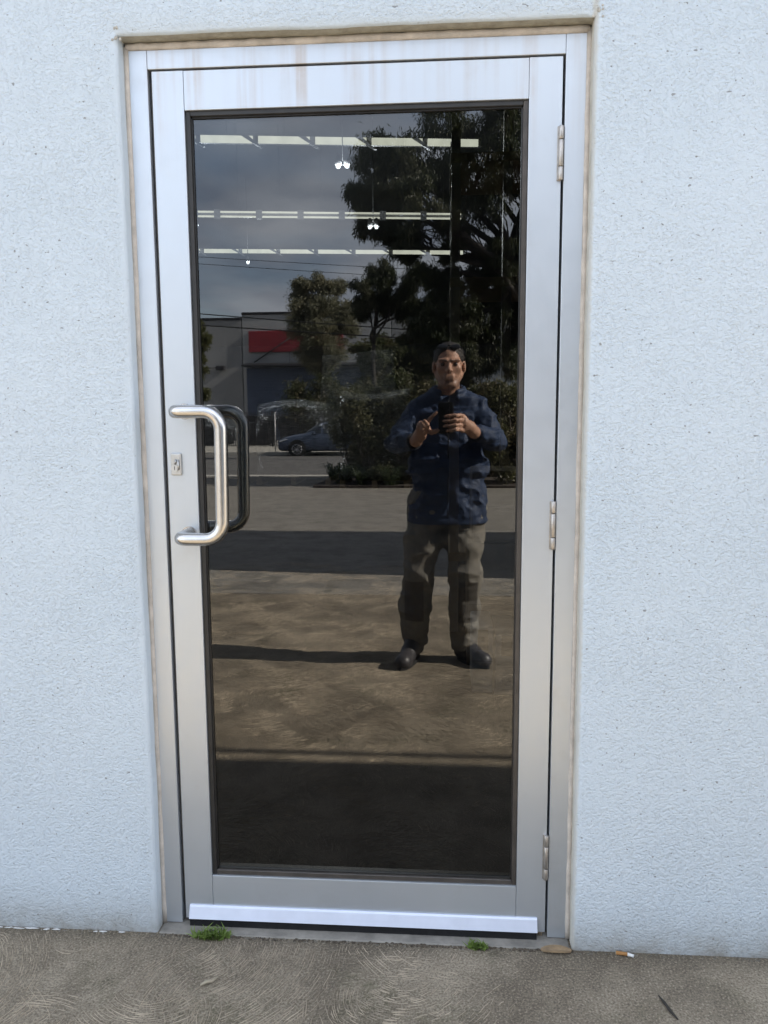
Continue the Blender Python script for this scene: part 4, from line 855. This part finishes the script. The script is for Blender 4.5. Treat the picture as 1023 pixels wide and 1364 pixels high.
class Field:
    def __init__(s, lo, hi, h):
        s.lo = np.array(lo, float); s.h = h; s.n = np.ceil((np.array(hi) - s.lo) / h).astype(int) + 1; s.D = np.full(s.n, .2, np.float32)
        s.ax = [s.lo[a] + h * np.arange(s.n[a]) for a in range(3)]
    def win(s, lo, hi):
        a = np.clip(np.floor((np.array(lo) - s.lo) / s.h).astype(int), 0, s.n); b = np.clip(np.ceil((np.array(hi) - s.lo) / s.h).astype(int) + 1, 0, s.n)
        sl = tuple(slice(x, y) for x, y in zip(a, b)); return sl, [s.ax[q][sl[q]].reshape([-1 if q == r else 1 for r in range(3)]) for q in range(3)]
    def comb(s, sl, e, k, sub=False):
        if e.size == 0: return
        d = s.D[sl]
        if sub:
            e = -e; h_ = np.clip(.5 - .5 * (d - e) / k, 0, 1); s.D[sl] = d + (e - d) * h_ + k * h_ * (1 - h_)
        else:
            h_ = np.clip(.5 + .5 * (d - e) / k, 0, 1); s.D[sl] = d + (e - d) * h_ - k * h_ * (1 - h_)
    def cap(s, a, b, ra, rb, k=.01, sub=False):
        a, b = np.array(a, float), np.array(b, float); r = max(ra, rb) + k + .05; sl, (X, Y, Z) = s.win(np.minimum(a, b) - r, np.maximum(a, b) + r)
        v = b - a; L2 = max(v @ v, 1e-9); t = np.clip(((X - a[0]) * v[0] + (Y - a[1]) * v[1] + (Z - a[2]) * v[2]) / L2, 0, 1)
        e = np.sqrt((X - a[0] - t * v[0]) ** 2 + (Y - a[1] - t * v[1]) ** 2 + (Z - a[2] - t * v[2]) ** 2) - (ra + (rb - ra) * t); s.comb(sl, e, k, sub); return s
    def chain(s, pts_, rs, k=.01):
        for i in range(len(pts_) - 1): s.cap(pts_[i], pts_[i + 1], rs[i], rs[i + 1], k)
        return s
    def ell(s, c, r, k=.01, sub=False, M=None):
        c = np.array(c, float); r = np.array(r, float); q = r.max() + k + .05; sl, (X, Y, Z) = s.win(c - q, c + q); P = [X - c[0], Y - c[1], Z - c[2]]
        if M is not None: P = [M[i][0] * P[0] + M[i][1] * P[1] + M[i][2] * P[2] for i in range(3)]
        k0 = np.sqrt(sum((P[i] / r[i]) ** 2 for i in range(3))); k1 = np.sqrt(sum((P[i] / r[i] ** 2) ** 2 for i in range(3))) + 1e-6
        s.comb(sl, k0 * (k0 - 1) / k1, k, sub); return s
    def ecyl(s, c, rx0, ry0, rx1, ry1, z0, z1, k=.02):
        q = max(rx0, rx1, ry0, ry1) + .08; sl, (X, Y, Z) = s.win((c[0] - q, c[1] - q, z0 - .08), (c[0] + q, c[1] + q, z1 + .08)); t = np.clip((Z - z0) / (z1 - z0), 0, 1)
        rx = rx0 + (rx1 - rx0) * t; ry = ry0 + (ry1 - ry0) * t
        e = (((np.abs(X - c[0]) / rx) ** 2.4 + (np.abs(Y - c[1]) / ry) ** 2.4) ** (1 / 2.4) - 1) * np.minimum(rx, ry); e = np.maximum(e, np.maximum(z0 - Z, Z - z1)); s.comb(sl, e, k); return s
    def fold(s, amp, freq, seed):
        g = np.random.default_rng(seed); X, Y, Z = [a.reshape([-1 if q == r else 1 for r in range(3)]) for q, a in enumerate(s.ax)]
        n = np.zeros(s.n, np.float32)
        for i in range(5):
            w = g.normal(0, 1, 3) * np.array([.8, .8, 1.3]) * freq * (1 + .5 * i); n = n + np.abs(np.sin(w[0] * X + w[1] * Y + w[2] * Z + g.uniform(0, 6) + 1.1 * np.sin(9 * Z + 7 * X + i))) / (1 + .5 * i)
        s.D += (amp * (n / 1.6 - .9)).astype(np.float32); return s
    def crease(s, amp, cell, seed, warp=0.0):
        g = np.random.default_rng(seed); n = g.random([int(s.n[a] * s.h / cell[a]) + 3 for a in range(3)]).astype(np.float32)
        for a in range(3):
            u = np.arange(s.n[a]) * s.h / cell[a]; i = u.astype(int); f = u - i; f = f * f * (3 - 2 * f)
            sh = [1, 1, 1]; sh[a] = -1; f = f.reshape(sh).astype(np.float32); n = np.take(n, i, a) * (1 - f) + np.take(n, i + 1, a) * f
        s.D += amp * (np.abs(2 * n - 1) * 2 - .6).astype(np.float32); return s
    def cutz(s, z, below=True):
        Z = s.ax[2].reshape(1, 1, -1); s.D = np.maximum(s.D, (z - Z) if below else (Z - z)).astype(np.float32); return s
    def obj(s, name, mat, parent):
        s.D[0], s.D[-1] = .1, .1; s.D[:, 0], s.D[:, -1] = .1, .1; s.D[:, :, 0], s.D[:, :, -1] = .1, .1
        V, F = surface_nets(s.D.astype(np.float64), s.lo, s.h); return put(name, mesh_np(name, V, F, True), mat, parent)
def skin_mat():
    t = NT('skin'); f = t.noise(40, 4, .6); x, y, z = t.xyz(); cc = t.ramp(f, [(.3, (.40, .22, .15)), (.7, (.52, .30, .21))])
    # stubble over jaw and lip
    k = t.n('ShaderNodeMapRange'); k.inputs[1].default_value = 1.452; k.inputs[2].default_value = 1.425; t.l(z, k.inputs[0])
    k2 = t.n('ShaderNodeMapRange'); k2.inputs[1].default_value = 1.37; k2.inputs[2].default_value = 1.39; t.l(z, k2.inputs[0])
    cc = t.mix(t.math('MULTIPLY', t.math('MULTIPLY', k.outputs[0], k2.outputs[0]), .45), cc, (.16, .11, .09)); t.col(cc); t.set(.5, 0, .4); return t.m
PX, PY, PG = .68, -2.25, gz(-2.25)
man = thing('person', (PX, PY, PG), 'man in blue jacket and tan work trousers photographing the door with a phone', 'person')
H = np.array([PX + .003, -2.205, 1.503])
def hp(x, y, z): return H + np.array([x, y, z])
B = Field((.30, -2.52, PG - .02), (1.06, -1.78, 1.66), .0046)
B.ell(hp(0, -.012, .032), (.072, .092, .080)); B.ell(hp(0, .018, -.030), (.058, .070, .082), .02)
B.ell(hp(0, .062, -.098), (.024, .022, .018), .02)
for s_ in (-1, 1):
    B.cap(hp(s_ * .052, -.005, -.045), hp(s_ * .024, .060, -.098), .020, .016, .02); B.ell(hp(s_ * .040, .056, -.018), (.022, .022, .020), .02)
    B.ell(hp(s_ * .077, -.010, -.008), (.008, .018, .031), .006); B.cap(hp(s_ * .012, .084, .020), hp(s_ * .048, .072, .022), .011, .009, .01)
B.cap(hp(0, .084, .010), hp(0, .108, -.026), .008, .0125, .010)
for s_ in (-1, 1):
    B.ell(hp(s_ * .012, .098, -.030), (.009, .009, .008), .006); B.ell(hp(s_ * .031, .095, .002), (.016, .014, .009), .012, True)
B.cap(hp(-.020, .083, -.057), hp(.020, .083, -.057), .008, .008, .008); B.cap(hp(-.017, .082, -.070), hp(.017, .082, -.070), .009, .009, .008)
B.cap(hp(-.022, .096, -.0635), hp(.022, .096, -.0635), .003, .003, .004, True)
B.cap(hp(0, -.025, -.05), (PX, -2.26, 1.33), .053, .060, .03)
# trunk and limbs under the clothes keep the figure one continuous skin
B.ecyl((PX, -2.255), .13, .085, .13, .08, .80, 1.22, .04); B.cap((.58, -2.26, 1.275), (.78, -2.26, 1.275), .045, .045, .03)
SHL, ELL, WRL = (.545, -2.245, 1.285), (.410, -2.170, 1.120), (.525, -1.965, 1.135)
SHR, ELR, WRR = (.825, -2.245, 1.285), (.915, -2.170, 1.125), (.802, -1.955, 1.176)
B.chain([SHL, ELL, WRL], [.042, .036, .026], .02); B.chain([SHR, ELR, WRR], [.042, .036, .026], .02)
HPL, KNL, ANL = (.585, -2.27, .80), (.530, -2.24, .43), (.503, -2.36, .05); HPR, KNR, ANR = (.770, -2.27, .80), (.772, -2.22, .43), (.768, -2.30, .05)
B.chain([HPL, KNL, ANL], [.07, .05, .035], .03); B.chain([HPR, KNR, ANR], [.07, .05, .035], .03)
B.cap(ANL, (.46, -2.17, PG + .04), .03, .025, .02); B.cap(ANR, (.84, -2.20, PG + .04), .03, .025, .02)
# right hand: palm beside the phone, four fingers across its back, thumb on the screen side
B.chain([WRR, (.778, -1.925, 1.198), (.752, -1.895, 1.222)], [.026, .028, .026], .02); B.cap((.745, -1.893, 1.245), (.752, -1.898, 1.195), .018, .017, .015)
for i, z in enumerate((1.254, 1.232, 1.209, 1.188)):
    tx = (.664, .657, .659, .672)[i]; kx = .744 - .002 * i
    B.chain([(.750, -1.893, z - .004), (kx - .008, -1.864, z + .003), (.712, -1.8405, z + .003), (tx + .018, -1.8425, z), (tx, -1.8455, z - .002)], [.0105, .0098, .0090, .0082, .0072], .003)
B.chain([(.758, -1.905, 1.215), (.742, -1.915, 1.228), (.715, -1.900, 1.235), (.695, -1.889, 1.235)], [.015, .0125, .0105, .009], .006)
# left hand: palm below, index pointing up the phone's edge, thumb under it, other fingers curled
B.chain([WRL, (.545, -1.935, 1.165), (.560, -1.905, 1.198)], [.025, .027, .026], .02); B.cap((.548, -1.90, 1.212), (.578, -1.897, 1.196), .019, .018, .015)
B.chain([(.578, -1.893, 1.220), (.595, -1.875, 1.243), (.610, -1.866, 1.258), (.624, -1.862, 1.272)], [.0105, .0095, .0088, .0075], .003)
B.chain([(.578, -1.905, 1.185), (.600, -1.885, 1.178), (.618, -1.874, 1.182), (.631, -1.868, 1.188)], [.014, .0115, .0100, .0085], .006)
for (x, z) in ((.563, 1.226), (.548, 1.218), (.537, 1.205)):
    B.chain([(x, -1.893, z - .012), (x + .006, -1.866, z + .004), (x + .020, -1.856, z - .012), (x + .022, -1.868, z - .026)], [.0105, .0098, .009, .008], .003)
bo = B.obj('body', skin_mat(), man); sm_ = bo.modifiers.new('soften', 'SMOOTH'); sm_.factor = .5; sm_.iterations = 2
hairm = simple('short_dark_hair', (.022, .016, .012), .6, var=.5, scale=200, bump=.8, bscale=260)
A = Field(H + np.array([-.12, -.14, -.09]), H + np.array([.12, .13, .15]), .0042)
A.ell(hp(0, -.018, .040), (.078, .096, .080)); A.ell(hp(0, .085, .005), (.064, .058, .066), .012, True); A.ell(hp(0, .02, -.075), (.09, .085, .066), .01, True)
for s_ in (-1, 1): A.ell(hp(s_ * .082, .0, -.01), (.02, .030, .034), .006, True); A.cap(hp(s_ * .013, .0955, .017), hp(s_ * .046, .081, .0225), .0040, .0030, .002)
A.fold(.0018, 150, 3); A.obj('hair', hairm, man)
for s_ in (-1, 1):
    m = MB(); bm = bmesh.new(); bmesh.ops.create_uvsphere(bm, u_segments=12, v_segments=8, radius=.0115); m.add([v.co + Vector(hp(s_ * .031, .0735, .0015)) for v in bm.verts], [[v.index for v in f.verts] for f in bm.faces], True); bm.free(); m.build('eye', simple('eye_dark', (.05, .035, .03), .2), man)
J = Field((.29, -2.47, .62), (1.06, -1.86, 1.46), .0062)
J.ecyl((PX, -2.255), .200, .120, .185, .122, .715, 1.02, .03); J.ecyl((PX, -2.255), .182, .120, .168, .108, .98, 1.27, .06)
J.cap((.57, -2.25, 1.285), (.79, -2.25, 1.285), .070, .070, .05); J.cap((.61, -2.25, 1.335), (.75, -2.25, 1.335), .050, .050, .05)
J.chain([SHL, (.478, -2.21, 1.19), ELL, (.455, -2.07, 1.125), (.512, -1.990, 1.132)], [.066, .060, .054, .048, .039], .02)
J.chain([SHR, (.875, -2.21, 1.20), ELR, (.870, -2.06, 1.148), (.815, -1.982, 1.170)], [.066, .060, .054, .048, .039], .02)
J.crease(.010, (.10, .10, .075), 14); J.crease(.0055, (.045, .05, .036), 25); J.crease(.0025, (.02, .02, .02), 26)
for i in range(14): # stand collar, open at the throat
    a = R(35) + i / 13 * R(290); b = R(35) + (i + 1) / 13 * R(290)
    f_ = lambda q: (PX + .078 * math.sin(q), -2.235 + .072 * math.cos(q), 1.385 - .018 * math.cos(q))
    if i < 13: J.cap(f_(a), f_(b), .013, .013, .006); J.cap(tuple(np.array(f_(a)) - (0, 0, .026)), tuple(np.array(f_(b)) - (0, 0, .026)), .014, .014, .008)
J.ecyl((PX, -2.255), .203, .123, .203, .123, .700, .730, .006)
jm = NT('navy_softshell'); jn = jm.noise(60, 4, .6); jm.col(jm.ramp(jn, [(.3, (.017, .031, .072)), (.7, (.027, .047, .098))])); jm.set(.65, 0, .35); jm.bump(jm.noise(400, 2), .2, .001)
jk = J.obj('jacket', jm.m, man)
m = MB(); m.tube([(PX, -2.132 - .004 * math.sin(i), 1.33 - i * .042) for i in range(15)], .004, 6); m.build('zip', M['black'], jk)
for (c, d) in (((.512, -1.990, 1.132), (.518, -1.976, 1.134)), ((.815, -1.982, 1.170), (.809, -1.968, 1.173))):
    m = MB(); m.tube([c, d], .041, 18); m.build('cuff', simple('dark_cuff', (.012, .013, .02), .8), jk)
T = Field((.36, -2.50, PG), (.93, -2.02, .90), .0062)
T.ecyl((PX, -2.265), .170, .120, .175, .122, .74, .86, .03)
T.chain([HPL, (.553, -2.255, .60), KNL, (.508, -2.29, .25), (.503, -2.36, .035)], [.108, .094, .078, .076, .070], .04)
T.chain([HPR, (.765, -2.245, .60), KNR, (.770, -2.27, .25), (.768, -2.30, .030)], [.108, .094, .078, .074, .068], .04)
T.crease(.011, (.09, .09, .08), 9); T.crease(.006, (.05, .05, .04), 10); T.cutz(PG + .065)
tm = NT('tan_work_trousers'); x, y, z = tm.xyz(); tn = tm.noise(30, 4, .6); cc = tm.ramp(tn, [(.3, (.150, .142, .130)), (.7, (.235, .215, .180))])
# sewn-on dark knee panels
def knee(kx): 
    a = tm.math('ABSOLUTE', tm.math('SUBTRACT', x, kx)); b = tm.math('ABSOLUTE', tm.math('SUBTRACT', z, .285)); fr_ = tm.math('GREATER_THAN', y, -2.27)
    return tm.math('MULTIPLY', fr_, tm.math('MULTIPLY', tm.math('LESS_THAN', a, .050), tm.math('LESS_THAN', b, .115)))
tm.col(tm.mix(tm.math('MULTIPLY', tm.math('ADD', knee(.505), knee(.785), clamp=True), .62), cc, (.04, .036, .036))); tm.set(.85, 0, .2); T.obj('trousers', tm.m, man)
bootm = simple('dark_leather_boot', (.045, .042, .045), .45, var=.3, scale=30); solem = simple('boot_sole', (.015, .015, .015), .8)
for (an, toe) in ((ANL, (.450, -2.135)), (ANR, (.868, -2.185))):
    q = Field((min(an[0], toe[0]) - .12, an[1] - .13, PG - .01), (max(an[0], toe[0]) + .12, toe[1] + .13, .2), .006); an_ = np.array(an); hx, hy = an[0], an[1] - .02
    q.cap((hx, hy + .01, PG + .16), (hx, hy, PG + .05), .052, .046, .02); q.cap((hx, hy - .01, PG + .045), (toe[0], toe[1], PG + .038), .042, .044, .03); q.cap((hx, hy + .03, PG + .10), ((hx + toe[0]) / 2, (hy + toe[1]) / 2, PG + .065), .045, .038, .03); q.cutz(PG + .018)
    bt = q.obj('boot', bootm, man)
    d = Vector((toe[0] - hx, toe[1] - hy, 0)); L_ = d.length; d.normalize(); s_ = Vector((-d.y, d.x, 0)); m = MB(); poly = []
    for k in range(20):
        a = 2 * math.pi * k / 20; w_ = .045; p = Vector((hx, hy, 0)) + d * (L_ / 2 + (L_ / 2 + .045) * math.cos(a)) + s_ * w_ * math.sin(a) * (1 if abs(math.cos(a)) < .9 else .9); poly.append((p.x, p.y))
    m.prism(poly, PG - .001, PG + .020, 'z'); m.build('sole', solem, bt)
gl = simple('sunglass_black', (.01, .01, .012), .12)
sg_ = bpy.data.objects.new('sunglasses', None); sg_.location = Vector(hp(0, 0, 0)) - wpos(man); link(sg_, man)
for s_ in (-1, 1):
    m = MB(); bm = bmesh.new(); bmesh.ops.create_uvsphere(bm, u_segments=16, v_segments=10, radius=1); rm = Matrix.Rotation(R(38), 3, 'X')
    m.add([rm @ Vector((v.co.x * .026, v.co.y * .005, v.co.z * .016)) + Vector(hp(s_ * .032, .062, .088)) for v in bm.verts], [[v.index for v in f.verts] for f in bm.faces], True); bm.free(); m.build('lens', gl, sg_)
    m = MB(); m.tube([hp(s_ * .056, .054, .084), hp(s_ * .077, .02, .066), hp(s_ * .082, -.03, .035)], .0028, 6); m.build('temple', gl, sg_)
m = MB(); m.tube([hp(-.01, .070, .092), hp(0, .072, .094), hp(.01, .070, .092)], .003, 6); m.build('bridge', gl, sg_)
# the phone, its lens where the picture is taken from
ph = thing('phone', (.667, -1.866, 1.245), 'black phone held upright in the man\'s hands', 'phone')
Mp = Matrix.Translation((.667, -1.866, 1.245)) @ Matrix.Rotation(R(4.2), 4, 'Z') @ Matrix.Rotation(R(-7.4), 4, 'X')
m = MB(); m.box(-.0365, .0365, -.004, .004, -.075, .075, .0035, M=Mp, seg=2); m.build('phone_body', M['black'], ph)
m = MB(); m.box(-.033, .033, -.0046, -.0041, -.071, .071, 0, M=Mp); m.build('screen', simple('phone_screen', (.02, .02, .025), .08), ph)
m = MB(); m.box(-.029, -.008, .0042, .0060, .030, .062, .0008, M=Mp); m.build('camera_bump', M['black'], ph)
for dz in (.045, ):
    p0 = Mp @ Vector((-.019, .0061, dz)); p1 = Mp @ Vector((-.019, .0069, dz)); m = MB(); m.tube([p0, p1], .006, 16); m.build('lens', gl, ph)
